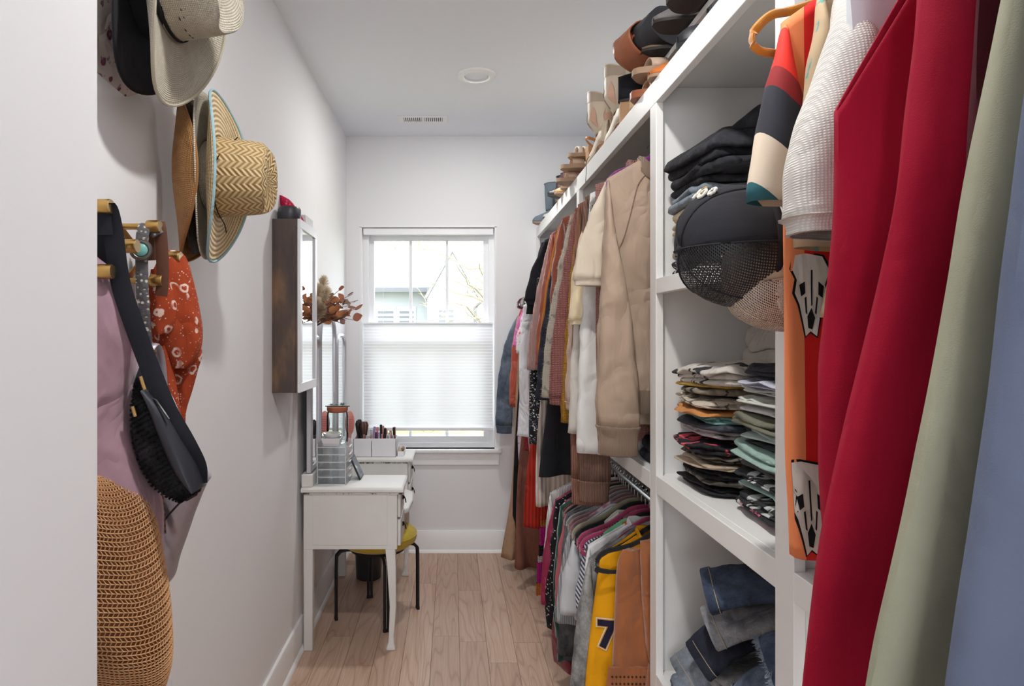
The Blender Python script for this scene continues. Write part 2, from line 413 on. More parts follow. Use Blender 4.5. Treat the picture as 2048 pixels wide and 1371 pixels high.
# ------------------------------------------------------------------ what the window shows: pale house, tree, lawn
gr = MB(); gr.box((-30, YB+.4, -.62), (30, 60, -.5)); struct('ground_outside', gr, fabric('lawn', (132, 140, 92), 'fuzzy', (150, 146, 116), s=.05))
def siding():
    t = NT('pale_lap_siding'); v = t.co(); t.color(t.mix(t.noise(v, 3), C4((154, 156, 160)), C4((164, 166, 169))))
    t.bump(t.wave(v, 2.6, 0, 'Z', 0, 'SAW'), .5, .02); t.set(Roughness=.7); return t.m
M_sid = siding(); M_roof = plain('pale_roof_shingle', (124, 124, 126), .9, var=.1, nscale=6); M_gut = plain('grey_gutter', (96, 96, 100), .6)
hs = thing('neighbour_house', 'pale sided neighbouring house seen through the upper window panes', 'house', (0, 15, -.5))
m = MB(); m.box((-7, 0, 0), (-.1, 6, 2.95)); m.obj('house_wall', M_sid, hs)
m = MB(); m.prism([(0, 0)]*0 or [(-7.3, 0), (-.1, 0), (-.1, 1), (-7.3, 1)], 0, 1)
m.v = [(x, -.35+3.35*y if z < .5 else -.35+3.35*y, 2.9+1.35*y+.08*z) for x, y, z in m.v]; m.obj('roof', M_roof, hs)
m = MB(); m.box((-7.3, -.45, 2.86), (-.05, -.33, 2.95)); m.obj('gutter', M_gut, hs)
m = MB(); m.loft([[(-.55, yy, 0), (.55, yy, 0), (.55, yy, 2.7), (0, yy, 3.7), (-.55, yy, 2.7)] for yy in (-.8, 5)]); m.obj('gable_wall', M_sid, hs)
for s_ in (-1, 1):
    m = MB(); m.loft([[(s_*.56, yy, 2.70), (s_*.62, yy, 2.72), (0, yy, 3.80), (0, yy, 3.71)] for yy in (-.83, 5)]); m.obj('gable_roof', M_roof, hs)
m = MB(); m.tube([(.5, -.86, 0), (.5, -.86, 2.5), (.62, -.9, 2.62)], .04); m.obj('downspout', M_gut, hs)
M_shut = plain('pale_window_blind', (104, 106, 112), .6)
for (xa, xb) in ((-1.72, -1.36), (-1.22, -.9), (-.30, .02)):
    yy = -.03 if xa < -.5 else -.83
    m = MB(); m.box((xa-.05, yy, 1.55), (xb+.05, yy+.06, 2.55)); wf = m.obj('window', M_vinyl, hs)
    for k in range(8):
        m = MB(); m.box((xa, yy-.03, 1.62+k*.11), (xb, yy, 1.68+k*.11)); m.obj('blind_slat', M_shut, wf)
def tree(loc, h, seed, label):
    rnd = random.Random(seed); t = thing('bare_tree', label, 'tree', loc)
    M_bark = plain('pale_bark', (134, 125, 110), .9, var=.15)
    m = MB(); m.tube(smooth_path([(0, 0, 0), (.05, 0, h*.3), (-.04, 0, h*.6), (.05, 0, h)]), [.12-.10*i/18 for i in range(19)], 7); m.obj('trunk', M_bark, t)
    tw = MB()
    for k in range(46):
        z = h*rnd.uniform(.22, 1); a = rnd.uniform(0, 6.28); ln = rnd.uniform(.6, 1.9)
        p = [(0, 0, z)]
        for j in range(5):
            q = p[-1]; a += rnd.uniform(-.35, .35); p.append((q[0]+math.cos(a)*ln/5, q[1]+math.sin(a)*ln/5, q[2]+ln/5*rnd.uniform(-.1, .7)))
        m = MB(); m.tube(p, [.028, .022, .017, .012, .008, .004], 5); m.obj('branch', M_bark, t)
        for j in range(1, 6):
            for _ in range(3):
                d = Vector((rnd.uniform(-1, 1), rnd.uniform(-1, 1), rnd.uniform(-.6, .8))).normalized()*rnd.uniform(.15, .45); b = Vector(p[j])
                tw.tube([b, b+d*.5+Vector((0, 0, .02)), b+d], [.006, .004, .002], 3)
    tag(tw.obj('twigs', plain('tan_twig', (140, 128, 104), .9), t), kind='stuff')
tree((.62, 11.5, -.5), 5.0, 3, 'bare pale tree beside the gable of the neighbouring house')
tree((-1.2, 24, -.5), 8.0, 8, 'bare tree rising behind the neighbouring roof')
# ------------------------------------------------------------------ ceiling: recessed lights and air vent
def emit(name, c, s):
    t = NT(name); e = t.n('Emission'); e.inputs[0].default_value = c+(1,); e.inputs[1].default_value = s
    t.l(e.outputs[0], t.out.inputs['Surface']); return t.m
def ceiling_light(x, y, label, power):
    t = thing('ceiling_light', label, 'ceiling light', (x, y, ZC))
    m = MB(); m.lathe([(.100, 0), (.0985, -.006), (.094, -.010), (.066, -.0125), (.063, -.010), (.061, 0)], 40, cap0=False, cap1=False); m.obj('trim_ring', M_trim, t)
    m = MB(); m.lathe([(.062, -.006), (.050, .010), (.02, .014)], 32, cap0=False); m.obj('lens', plain('frosted_lens', (206, 209, 216), .25, var=0), t)
    d = bpy.data.lights.new('bulb', 'AREA'); d.shape = 'DISK'; d.size = .115; d.energy = power; d.color = (1, .98, .95)
    o = link(bpy.data.objects.new('bulb', d)); o.location = (0, 0, -.012); o.parent = t
ceiling_light((953-CX)*3.288/F, 3.288, 'round white recessed light in the ceiling near the air vent', 8)
ceiling_light(.12, .95, 'round white recessed light in the ceiling above the hats', 12)
vt = thing('air_vent', 'white metal ceiling air vent with two banks of slats', 'vent', ((846-CX)*3.95/F, 3.96, ZC))
m = MB(); w_, d_ = .150, .062
for a, b in (((-w_, -d_, -.006), (w_, -.040, 0)), ((-w_, .040, -.006), (w_, d_, 0)), ((-w_, -.040, -.006), (-.118, .040, 0)), ((.118, -.040, -.006), (w_, .040, 0)), ((-.008, -.04, -.006), (.008, .04, 0))): m.box(a, b)
m.obj('frame', M_trim, vt, bevel=.002)
m = MB(); m.box((-.118, -.04, -.0006), (.118, .04, -.0002)); m.obj('duct', plain('dark_duct', (28, 28, 30), .9), vt, smooth=0)
for k in range(9):
    for s_ in (-1, 1):
        xx = s_*(.014+k*.0122); m = MB(); m.box((-.0035, -.04, -.005), (.0035, .04, -.0008)); m.xf(Matrix.Translation((xx, 0, 0)))
        m.obj('slat', M_trim, vt, smooth=0)
# ================================================================== built-in shelving along the right wall
YF0, YF1, YN0, YN1 = 1.766, 1.820, 1.054, 1.115      # far and near stile of the cubby tower
ZT = 2.142
def part(name, a, b, parent, m=M_shelf, bevel=.0015):
    mb = MB(); mb.box(a, b); return mb.obj(name, m, parent, smooth=30, bevel=bevel)
top = thing('closet_top_shelf', 'long white top shelf with deep front edge above the hanging rods', 'shelf', (XF, 2.1, 2.076))
o = lambda a: (a[0]-XF, a[1]-2.1, a[2]-2.076)
part('shelf_board', o((XF+.02, -.05, 2.124)), o((XR, YB, ZT)), top)
part('front_edge', o((XF, -.05, 2.076)), o((XF+.02, YB, ZT)), top)
tw = thing('cubby_tower', 'white built-in cubby tower with open shelves between the hanging bays', 'shelving', (XF, 1.44, 0))
o = lambda a: (a[0]-XF, a[1]-1.44, a[2])
for a, b in ((YF0, YF1), (YN0, YN1)): part('stile', o((XF, a, 0)), o((XF+.02, b, 2.076)), tw)
part('side_panel', o((XF+.02, YF0+.022, 0)), o((XR, YF0+.040, 2.124)), tw); part('side_panel', o((XF+.02, YN0+.018, 0)), o((XR, YN0+.036, 2.124)), tw)
for z1, zr in ((1.597, 1.556), (1.062, 1.013), (.522, .47)):
    s_ = part('shelf', o((XF+.02, YN0+.036, z1-.019)), o((XR, YF0+.022, z1)), tw)
    part('rail', o((XF, YN1, zr)), o((XF+.02, YF0, z1)), tw)
for k in range(2):
    d_ = part('drawer_front', o((XF-.004, YN1+.006, .075+k*.19)), o((XF+.014, YF0-.006, .255+k*.19)), tw, bevel=.004)
part('toe_kick', o((XF+.03, YN1, 0)), o((XF+.045, YF0, .07)), tw)
fb = thing('hanging_bay', 'white double hanging bay with a low shelf, far side of the cubby tower', 'shelving', (XF, 2.33, 0))
o = lambda a: (a[0]-XF, a[1]-2.33, a[2])
part('stile', o((XF, 2.842, 0)), o((XF+.02, 2.896, 2.076)), fb)
part('side_panel', o((XF+.02, 2.86, 0)), o((XR, 2.878, 2.124)), fb)
part('shelf', o((XF+.02, YF1-.014, 1.043)), o((XR, 2.86, 1.062)), fb); part('rail', o((XF, YF1, 1.013)), o((XF+.02, 2.842, 1.062)), fb)
nb = thing('hanging_bay', 'white hanging bay holding the western shirt and red dress', 'shelving', (XF, .5, 0))
o = lambda a: (a[0]-XF, a[1]-.5, a[2])
part('shelf', o((XF+.02, -.05, 1.043)), o((XR, YN0+.018, 1.062)), nb); part('rail', o((XF, -.03, 1.013)), o((XF+.02, YN0, 1.062)), nb)
part('end_panel', o((XF, -.07, 0)), o((XR, -.05, 2.124)), nb)
part('inner_post', o((XF+.02, YN0-.02, 0)), o((XF+.06, YN0+.018, 1.043)), nb)
eb = thing('shelf_bracket', 'white vertical support board at the far end of the top shelf', 'bracket', (XF, YB-.02, 1.72))
part('board', (0, 0, 0), (XR-XF, .02, .356), eb); part('edge_strip', (-.004, -.035, -.0), (.02, .0, .356), eb)
rs = thing('shoe_riser', 'white raised shoe platform standing on the top shelf', 'shoe rack', (.80, 1.65, ZT))
part('platform', (-.15, -.85, .135), (.15, .42, .153), rs)
for yy in (-.84, -.22, .40): part('leg_panel', (-.10, yy, 0), (.15, yy+.018, .135), rs)
M_chrome = plain('brushed_steel_rod', (190, 190, 192), .28, 1.0, var=0)
RX, RZ = .645, 2.02                                   # upper rods
LX, LZ = .650, .905                                   # lower rod
FX, FZ = .64, 1.735                                   # far dress rod
def rod(x, z, y0, y1, label):
    t = thing('closet_rod', label, 'clothes rod', (x, (y0+y1)/2, z))
    m = MB(); m.tube([(0, y0-(y0+y1)/2, 0), (0, y1-(y0+y1)/2, 0)], .0105, 16); m.obj('tube', M_chrome, t)
    for yy in (y0, y1):
        s_ = 1 if yy == y0 else -1
        m = MB(); m.lathe([(.028, 0), (.028, .004), (.02, .010)], 20); m.xf(Matrix.Translation((0, yy-(y0+y1)/2, 0)) @ Matrix.Rotation(-s_*math.pi/2, 4, 'X')); m.obj('flange', M_chrome, t)
rod(RX, RZ, YF0+.040, 2.86, 'steel rod under the top shelf holding the beige sweatshirt')
rod(RX, RZ, 2.878, 3.55, 'steel rod under the top shelf holding the black shirts')
rod(LX, LZ, YF0+.040, 2.86, 'steel rod under the low shelf holding the yellow jersey')
rod(FX, FZ, 3.50, YB-.001, 'steel rod by the window wall holding the long dresses')
rod(RX, RZ, -.05, YN0+.018, 'steel rod holding the red dress and western shirt')
# ================================================================== garments and hangers
V3 = Vector
HANGER_MESH = {}
def hanger_mesh(key, m, half=.215, r=.0055, drop=.115, wire=False):
    if key in HANGER_MESH: return HANGER_MESH[key]
    b = MB()
    tip = -.055-drop
    sh = [(0, 0, -.055), (.05, 0, -.066), (.12, 0, -.055-drop*.52), (half-.03, 0, tip+.024), (half-.006, 0, tip+.002), (half, 0, tip-.014), (half-.010, 0, tip-.030), (half-.04, 0, tip-.036)]
    for s in (-1, 1): b.tube([(s*x, y, z) for x, y, z in smooth_path(sh, 4)], r, 7, flat=(1.35, .75))
    b.tube([(-half+.04, 0, tip-.036), (half-.04, 0, tip-.036)], r*.9, 7, flat=(1.3, .75))
    mm = b.mesh('hanger_body', m)
    hk = MB(); hk.tube([(0, 0, -.06), (0, 0, -.028)]+arc((0, 0, 0), .020, -math.pi/2, math.pi*.92, 14), .0023, 6)
    HANGER_MESH[key] = (mm, hk.mesh('hook', M_chrome)); return HANGER_MESH[key]
def velvet(name, c): return fabric(name+'_velvet', c, 'plain', sheen=.5)
HCOL = {'black': (24, 23, 25), 'mauve': (150, 118, 122), 'pink': (176, 62, 106), 'purple': (128, 46, 128), 'olive': (158, 154, 128), 'grey': (150, 148, 144), 'orange': (190, 122, 28), 'white': (225, 225, 225), 'brown': (92, 58, 42)}
def hanger(color, what, x, y, z, yaw=0, half=.215, drop=.115, group='velvet clothes hangers'):
    m = velvet(color+'_hanger', HCOL[color]); body, hook = hanger_mesh((color, round(half, 3), round(drop, 3)), m, half, drop=drop)
    t = thing('clothes_hanger', f'{color} velvet clothes hanger {what}', 'hanger', (x, y, z+.0165), (0, 0, yaw), group)
    for nm, me in (('body', body), ('hook', hook)):
        c = link(bpy.data.objects.new(nm, me)); c.parent = t
    return t
def smoothstep(a, b, x):
    t = max(0, min(1, (x-a)/(b-a))); return t*t*(3-2*t)
def garment(name, label, cat, y, m, *, x=None, z=None, half=.205, neck=.085, slope=.30, length=.65, hem=None, flare=0.0, thick=.018, sleeve=None, slen=.2, srad=.062, send=.045, sout=.03, sfwd=0.0,
            cuff=None, cuffm=None, hemband=0, collar=None, front_drop=.06, folds=1.0, kx=26, seed=None, yaw=0.0, sway=0.0, ragged=0.0, group=None, waist=None, nz=44, nx=34, straps=False, sm=None, sides=(-1, 1), lean=0, stand=.0, sbend=.16):
    """a garment on a hanger: body of two draped sheets, tube sleeves, bands; local origin = rod point, width along x"""
    seed = seed if seed is not None else int(y*1000); rnd = random.Random(seed)
    x = RX if x is None else x; z = RZ if z is None else z
    t = thing(name, label, cat, (x, y, z), (0, 0, yaw), group)
    z0 = -.062                                            # neck height below the rod
    ztip = z0-(half-neck)*slope*1.65
    L = length if hem is None else (z+z0)-hem
    p1, p2, p3, p4 = (rnd.uniform(0, 6.28) for _ in range(4)); A = .013*folds
    def W(v):
        w = lerp(half, half*.95+flare, v**1.1)
        if waist: w *= 1-waist[0]*math.exp(-((v-waist[1])/.14)**2)
        return w
    def ctr(xx, v):
        s = smoothstep(.02, .45, v)
        return A*s*(math.sin(kx*xx+p1+1.6*math.sin(3.1*v+p2))+.55*math.sin(kx*2.2*xx+p3-2.2*v)+.35*math.sin(kx*.5*xx+p4+4*v))*(.45+.75*v)
    def pos(s, v, side):                                   # side -1 = facing the camera
        xx = s*W(v); ax = abs(s*half)
        zt = z0-max(0, ax-neck)*slope*1.65+(stand if ax < neck else 0)
        if ax < neck and side < 0: zt -= front_drop*math.sqrt(max(0, 1-(ax/neck)**2))
        if straps and ax < half*.98: zt -= (.14 if abs(ax-half*.55) > .016 else 0)*smoothstep(0, 1, 1)
        zb = z0-L-ragged*(.5+.5*math.sin(17*xx+p3))*(1 if side < 0 else .8)-.012*math.sin(5*xx+p4)
        zz = lerp(zt, zb, v)
        th = thick*(max(0, 1-abs(s)**3.0))**.5*(.30+.70*smoothstep(0, .35, v))+.004
        th *= 1+.25*math.sin(9*xx+p2+6*v)
        fl_ = .35+.65*folds; cc = ctr(xx, v)+sway*v*v+fl_*(.011*noise.noise((xx*11+p1, side*.7, v*L*3.5+p2))+.005*noise.noise((xx*26+p2, side*1.7, v*L*9+xx*9)))*smoothstep(.03, .3, v)
        return (xx+lean*v+.012*folds*math.sin(6*v+p4)*v, cc+side*th, zz)
    b = MB()
    ss = [-math.cos(math.pi*i/(nx))*.35+(-1+2*i/nx)*.65 for i in range(nx+1)]
    vs = [i/nz for i in range(nz+1)]
    rows = []
    for v in vs:
        fr = [pos(s, v, -1) for s in ss]; bk = [pos(s, v, 1) for s in reversed(ss)]
        rows.append(fr+bk)
    b.grid(rows, True); o = b.obj('body', m, t, smooth=60)
    so = o.modifiers.new('solid', 'SOLIDIFY'); so.thickness = .0016; so.offset = 0
    if hemband:                                            # ribbed band that hugs the hem
        hb = MB(); rr = []
        for k in range(5):
            v = 1-hemband/L*(1-k/4); sc_ = [.0, .004, .004, .004, .0][k]
            rr.append([V3(pos(s, v, -1))+V3((s*sc_, -sc_-.0012, 0)) for s in ss]+[V3(pos(s, v, 1))+V3((s*sc_, sc_+.0012, 0)) for s in reversed(ss)])
        hb.grid(rr, True); hb.obj('hem_band', cuffm or m, t, smooth=60)
    if collar:                                             # band round the neck
        cpts = []
        for k in range(28):
            a = 2*math.pi*k/28; sx_ = math.cos(a)*neck
            s_ = sx_/half; side = -1 if math.sin(a) < 0 else 1
            q = V3(pos(s_*.995, 0, side)); q.y += .012*math.sin(a); cpts.append(q)
        cb = MB(); cb.tube(cpts+[cpts[0]], collar[0], 6, flat=(1.6, .6), caps=False); cb.obj('neckband', cuffm or sm or m, t)
    if sleeve:
        for sd in sides:
            q1, q2, q3 = (rnd.uniform(0, 6.28) for _ in range(3)); N = 34 if slen > .3 else 16; rings = []; K = 32
            out = sout+rnd.uniform(-.005, .005); fw = -(thick*.8+.010)+sfwd
            AE = [(half-.006, ztip+.001), (half+.012, ztip-.012), (half+out+.008, ztip-min(sbend, slen*.62)), (half+out+.010, ztip-slen)]
            BE = [(half-.016, ztip-2*srad), (half-.014, ztip-2*srad-.02), (half+out+.010-2*send, ztip-lerp(2*srad, slen, .5)), (half+out+.010-2*send, ztip-slen-.004)]
            bz = lambda p, t_, c_: (1-t_)**3*p[0][c_]+3*(1-t_)**2*t_*p[1][c_]+3*(1-t_)*t_*t_*p[2][c_]+t_**3*p[3][c_]
            for i in range(N+1):
                tq = i/N; a_ = V3((bz(AE, tq, 0), 0, bz(AE, tq, 1))); b_ = V3((bz(BE, tq, 0), 0, bz(BE, tq, 1)))
                ew = smoothstep(.1, .4, tq)
                a_.x += ew*.007*folds*noise.noise((q1, a_.z*15, 0)); b_.x += ew*.007*folds*noise.noise((q2, b_.z*15, 5))
                ctr_, hv = (a_+b_)/2, (a_-b_)/2; tb = interp([(0, .007), (.15, thick*.95), (.5, thick*1.2), (1, thick*1.15)], tq); rg = []
                for k in range(K):
                    an = 2*math.pi*k/K; ca, sa = math.cos(an), math.sin(an)
                    pt = ctr_+hv*math.copysign(abs(ca)**.85, ca); sg = 1 if sa > 0 else -1
                    wrk = .011*noise.noise((pt.x*16+q3, pt.z*5+pt.x*8, sg*2.0))+.006*noise.noise((pt.x*34+q1, pt.z*13-pt.x*18, sg*3.0))
                    wrk += .0032*math.sin(pt.z*62+pt.x*46*sg+q2+2*noise.noise((pt.z*9, q1, 0)))*math.exp(-((tq-.58)/.2)**2)*(1 if slen > .4 else 0)
                    y_ = fw*smoothstep(0, .45, tq)+tb*math.copysign(abs(sa)**.8, sa)+wrk*ew*(.45+.55*folds)*abs(sa)
                    rg.append((pt.x*sd, y_, pt.z))
                rings.append(rg)
            sb = MB(); sb.loft(rings, False, False); so_ = sb.obj('sleeve', sm or m, t, smooth=60)
            mo = so_.modifiers.new('solid', 'SOLIDIFY'); mo.thickness = .0018; mo.offset = 0
            if cuff:
                last = rings[-1]; cen = sum((V3(p) for p in last), V3())/K; prev = sum((V3(p) for p in rings[-2]), V3())/K; dr = (cen-prev).normalized()
                cr = []
                for u, g in ((0, 1.0), (.05, 1.05), (.15, .97), (.6, .92), (.95, .92), (1, .86)):
                    cr.append([cen+(V3(p)-cen)*g*(1+.02*(k % 2))+dr*(cuff*u) for k, p in enumerate(last)])
                cm = MB(); cm.loft(cr, False, False); cm.obj('cuff', cuffm or sm or m, so_, smooth=70).modifiers.new('solid', 'SOLIDIFY').thickness = .002
    t_pos[t.name] = pos
    return t, pos, L
t_pos = {}
fab = fabric
UP = 'clothes on the upper rod'
def up(name, label, cat, y, m, **kw): return garment(name, label, cat, y, m, group=UP, **kw)
# ---- upper rod, bay next to the cubby tower
M_beige = fab('beige_sweat_jersey', (186, 163, 143)); M_beige_rib = fab('beige_rib', (176, 152, 132), 'rib', s=2.2)
sw, swp, _ = up('sweatshirt', 'beige long-sleeved sweatshirt with seamed shoulders hanging beside the cubby tower', 'sweatshirt', 1.915, M_beige, hem=1.215, sleeve=1, slen=.715, srad=.105, send=.060, sout=.030, sbend=.34, cuff=.085, cuffm=M_beige_rib, hemband=.07, collar=(.011,), half=.190, neck=.092, thick=.036, folds=1.0, flare=.02, kx=17, sfwd=-.02, slope=.34)
def seam(parent, pos, pts, m, r=.0016, side=-1):
    b = MB(); pp = []
    for s, v in pts:
        q = V3(pos(s, v, side)); q.y += side*.0022; pp.append(q)
    b.tube(smooth_path(pp, 4), r, 5); b.obj('seam', m, parent)
M_seam = fab('beige_stitch', (142, 118, 100))
seam(sw, swp, [(-.42, .02), (-.55, .10), (-.66, .20), (-.78, .30), (-.95, .36)], M_seam); seam(sw, swp, [(.42, .02), (.55, .10), (.66, .20), (.78, .30), (.95, .36)], M_seam)
hanger('purple', 'inside the beige sweatshirt', RX, 1.915, RZ, half=.19, drop=.085)
M_cream = fab('cream_cotton', (226, 212, 192))
up('t_shirt', 'cream short-sleeved t-shirt hanging behind the beige sweatshirt', 't-shirt', 2.005, M_cream, hem=1.16, sleeve=1, slen=.30, srad=.10, send=.080, sout=.092, sbend=.26, cuff=.02, half=.176, collar=(.009,), folds=.8)
up('sweater', 'dusty pink knit sweater with raised collar behind the cream t-shirt', 'sweater', 2.065, fab('dusty_rose_knit', (196, 142, 134), 'knit'), hem=1.12, half=.190, collar=(.016,), hemband=.06, stand=.02, slope=.22, folds=.5)
up('blouse', 'white long-sleeved blouse with raw sleeve ends beside the cream t-shirt', 'blouse', 2.125, fab('white_cotton', (236, 235, 233)), hem=1.085, sleeve=1, slen=.84, srad=.08, send=.052, sout=.036, sbend=.5, ragged=.02, half=.195, folds=1.3)
M_butter = fab('butter_cotton', (242, 224, 188))
up('t_shirt', 'pale yellow short-sleeved t-shirt with a wide sleeve', 't-shirt', 2.185, M_butter, hem=1.15, sleeve=1, slen=.42, srad=.10, send=.082, sout=.078, sbend=.36, cuff=.016, half=.176, thick=.03, sfwd=-.01)
up('long_shirt', 'off-white long thin shirt hanging beside the pale yellow t-shirt', 'shirt', 2.245, fab('offwhite_linen', (222, 217, 208)), hem=1.085, sleeve=1, slen=.80, srad=.07, send=.05, sout=.050, sbend=.5, half=.185)
up('thermal_shirt', 'pale pink waffle-knit top with a long ribbed sleeve', 'shirt', 2.305, fab('pale_pink_waffle', (214, 188, 172), 'waffle'), hem=1.16, sleeve=1, slen=.70, srad=.08, send=.056, sout=.062, sbend=.45, cuff=.03, half=.180, thick=.026)
up('sweater', 'mustard yellow chunky knit sweater squeezed between pink knitwear', 'sweater', 2.365, fab('mustard_knit', (206, 148, 52), 'knit'), hem=1.13, sleeve=1, slen=.78, srad=.07, send=.054, sout=.055, sbend=.5, half=.185, thick=.024)
up('cardigan', 'brown ribbed long cardigan hanging below the white blouse hems', 'cardigan', 2.155, fab('brown_rib_knit', (134, 102, 88), 'rib'), hem=1.10, sleeve=1, slen=.93, srad=.058, send=.05, sout=.012, half=.205, cuff=.07, thick=.018, sides=(-1,))
up('cardigan', 'rust brown ribbed cardigan with wide waistband below the brown one', 'cardigan', 2.275, fab('rust_rib_knit', (150, 106, 88), 'rib', s=.8), hem=1.09, sleeve=1, slen=.95, srad=.062, send=.06, sout=.018, half=.205, cuff=.09, thick=.018, sides=(-1,))
up('sweater', 'fuzzy dusty-rose chunky sweater with long sleeves', 'sweater', 2.445, fab('rose_mohair', (180, 118, 112), 'knit', s=.8), hem=1.12, sleeve=1, slen=.70, srad=.09, send=.064, sout=.088, sbend=.48, half=.185, slope=.26, thick=.034, cuff=.03, folds=.8)
up('cardigan', 'cream and grey striped fuzzy cardigan beside the rose sweater', 'cardigan', 2.555, fab('cream_grey_fuzz', (228, 218, 202), 'band', (160, 152, 142)), hem=1.10, sleeve=1, slen=.71, srad=.085, send=.066, sout=.104, sbend=.48, half=.182, thick=.032)
up('velvet_blouse', 'rust brown velvet blouse showing a narrow shoulder', 'blouse', 2.635, fab('rust_velvet', (146, 74, 56), 'suede', sheen=.6), hem=1.2, sleeve=1, slen=.5, srad=.07, send=.055, sout=.05, half=.20, slope=.24)
up('sweater', 'navy fuzzy sweater with long sleeves, between striped cardigan and orange shirt', 'sweater', 2.70, fab('navy_mohair', (52, 54, 66), 'fuzzy', (74, 76, 90)), hem=1.085, sleeve=1, slen=.73, srad=.075, send=.058, sout=.100, sbend=.5, half=.190)
up('shirt', 'burnt orange shirt showing one narrow strip', 'shirt', 2.765, fab('burnt_orange', (206, 124, 46)), hem=1.10, sleeve=1, slen=.62, srad=.06, send=.048, sout=.085, sbend=.45, half=.195)
hanger('grey', 'with a bare hook showing under the top shelf', RX, 2.09, RZ, half=.2)
# loose mohair fibres on the three fuzzy knits
def fuzz(label, m, n, ln=.010, seed=1):
    t = [o for o in bpy.data.objects if o.get('label') == label][0]; rnd = random.Random(seed)
    for part_ in list(t.children):
        me = part_.data; f = MB(); polys = me.polygons; k_ = n if part_.name.startswith('sleeve') else n//2
        for _ in range(k_):
            p = polys[rnd.randrange(len(polys))]; vs_ = [me.vertices[i].co for i in p.vertices]; a, b = rnd.random(), rnd.random()
            c = vs_[0].lerp(vs_[1], a).lerp(vs_[3].lerp(vs_[2], a), b) if len(vs_) == 4 else p.center
            d = (p.normal*rnd.choice((1, 1, -1))+V3((rnd.uniform(-1, 1), rnd.uniform(-1, 1), rnd.uniform(-1, .6)))*.9).normalized()*ln*rnd.uniform(.4, 1.1); sd = d.cross(V3((rnd.random(), 1, rnd.random()))).normalized()*.0004
            f.add([c-sd, c+sd, c+d], [(0, 1, 2)])
        tag(f.obj('loose_fibres', m, part_, smooth=0), kind='stuff')
fuzz('fuzzy dusty-rose chunky sweater with long sleeves', fab('rose_fibre', (206, 150, 142), wr=0), 4200, .011)
fuzz('cream and grey striped fuzzy cardigan beside the rose sweater', fab('cream_fibre', (226, 216, 202), wr=0), 3600, .012, 2)
fuzz('navy fuzzy sweater with long sleeves, between striped cardigan and orange shirt', fab('navy_fibre', (70, 72, 84), wr=0), 2200, .008, 3)
# ---- next bay, black shirts and the long things under them
up('blouse', 'rust satin blouse with a glossy shoulder', 'blouse', 2.970, fab('rust_satin', (170, 92, 72), 'satin'), hem=1.15, sleeve=1, slen=.60, srad=.07, send=.055, sout=.07, sbend=.45, half=.19)
up('blouse', 'dusty pink pleated blouse with a long wide sleeve', 'blouse', 3.060, fab('dusty_pink_voile', (206, 166, 160), 'rib', s=.9), hem=1.15, sleeve=1, slen=.63, srad=.075, send=.072, sout=.105, sbend=.5, half=.185, sfwd=-.02)
M_blk = fab('black_jersey', (34, 34, 39))
up('t_shirt', 'black short-sleeved t-shirt nearest the dusty pink blouse', 't-shirt', 3.200, M_blk, hem=1.25, sleeve=1, slen=.30, srad=.10, send=.080, sout=.085, sbend=.25, half=.190, cuff=.02)
up('shirt', 'black drapey shirt with a loose fluttering sleeve, second from the dusty pink blouse', 'shirt', 3.290, M_blk, hem=1.25, sleeve=1, slen=.36, srad=.10, send=.085, sout=.075, sbend=.28, half=.195, folds=2)
up('blouse', 'black blouse with white blossoms hanging under the dusty pink sleeve', 'blouse', 3.110, fab('black_blossom', (30, 32, 38), 'floral', (228, 226, 226), (228, 226, 226), s=2.6), hem=.92, half=.24, flare=.06, folds=1.2, thick=.018, z=1.85)
up('dress', 'cream pleated dress hanging beside the black trousers', 'dress', 3.015, fab('cream_pleat', (224, 208, 196), 'rib', s=.25), hem=.64, half=.2, flare=.07, folds=1.4, thick=.020, z=1.9)
up('trousers', 'black wide-leg trousers hanging past the low shelf', 'trousers', 2.925, fab('black_suiting', (42, 43, 48)), hem=.80, half=.19, flare=.065, folds=1.0, thick=.018, z=1.9)
up('dress', 'red pleated dress with a long skirt beside the magenta dress', 'dress', 3.245, fab('red_pleat', (186, 50, 34), 'rib', s=.3), hem=.46, half=.19, flare=.10, folds=1.5, thick=.020, z=1.85)
up('dress', 'red maxi dress with a woven multicoloured border', 'dress', 3.155, fab('red_border_cotton', (192, 52, 36), 'rib', s=.3), hem=.56, half=.18, flare=.055, folds=1.2, thick=.018, z=1.85)
def border(parent_label):
    t = [o for o in bpy.data.objects if o.get('label') == parent_label][0]; pos = t_pos[t.name]
    for k, (c, h) in enumerate((((226, 140, 62), .05), ((214, 30, 150), .09), ((34, 30, 34), .05), ((236, 228, 226), .03), ((214, 30, 150), .10), ((220, 120, 60), .06))):
        zt = border.z; b = MB(); rr = []
        for j in range(3):
            zz = zt-h*j/2; rr.append([V3((pos(s/10, 1, -1)[0]*(1+.02*k), pos(s/10, 1, -1)[1], zz)) for s in range(-10, 11)]+[V3((pos(s/10, 1, 1)[0]*(1+.02*k), pos(s/10, 1, 1)[1], zz)) for s in range(10, -11, -1)])
        b.grid(rr, True); b.obj('border_band', fab('border_%d' % k, c, 'knit', s=.6), t, smooth=60); border.z = zt-h
border.z = .56-1.85+.006
border('red maxi dress with a woven multicoloured border')
up('skirt', 'blue denim skirt clipped high between the blossom blouse and the cream dress', 'skirt', 3.335, fab('mid_denim', (96, 116, 142), 'denim', (150, 166, 186)), hem=.86, half=.23, flare=.03, folds=1, z=1.6)
up('camisole', 'blush pink satin camisole hanging lower than the denim skirt', 'top', 3.380, fab('blush_satin', (214, 166, 152), 'satin'), hem=.70, half=.23, flare=.03, folds=1.5, z=1.6)
up('top', 'white top with flared hem beside the blossom blouse', 'top', 3.425, fab('white_voile', (240, 240, 244)), hem=.92, half=.27, flare=.06, folds=1.6, z=1.75)
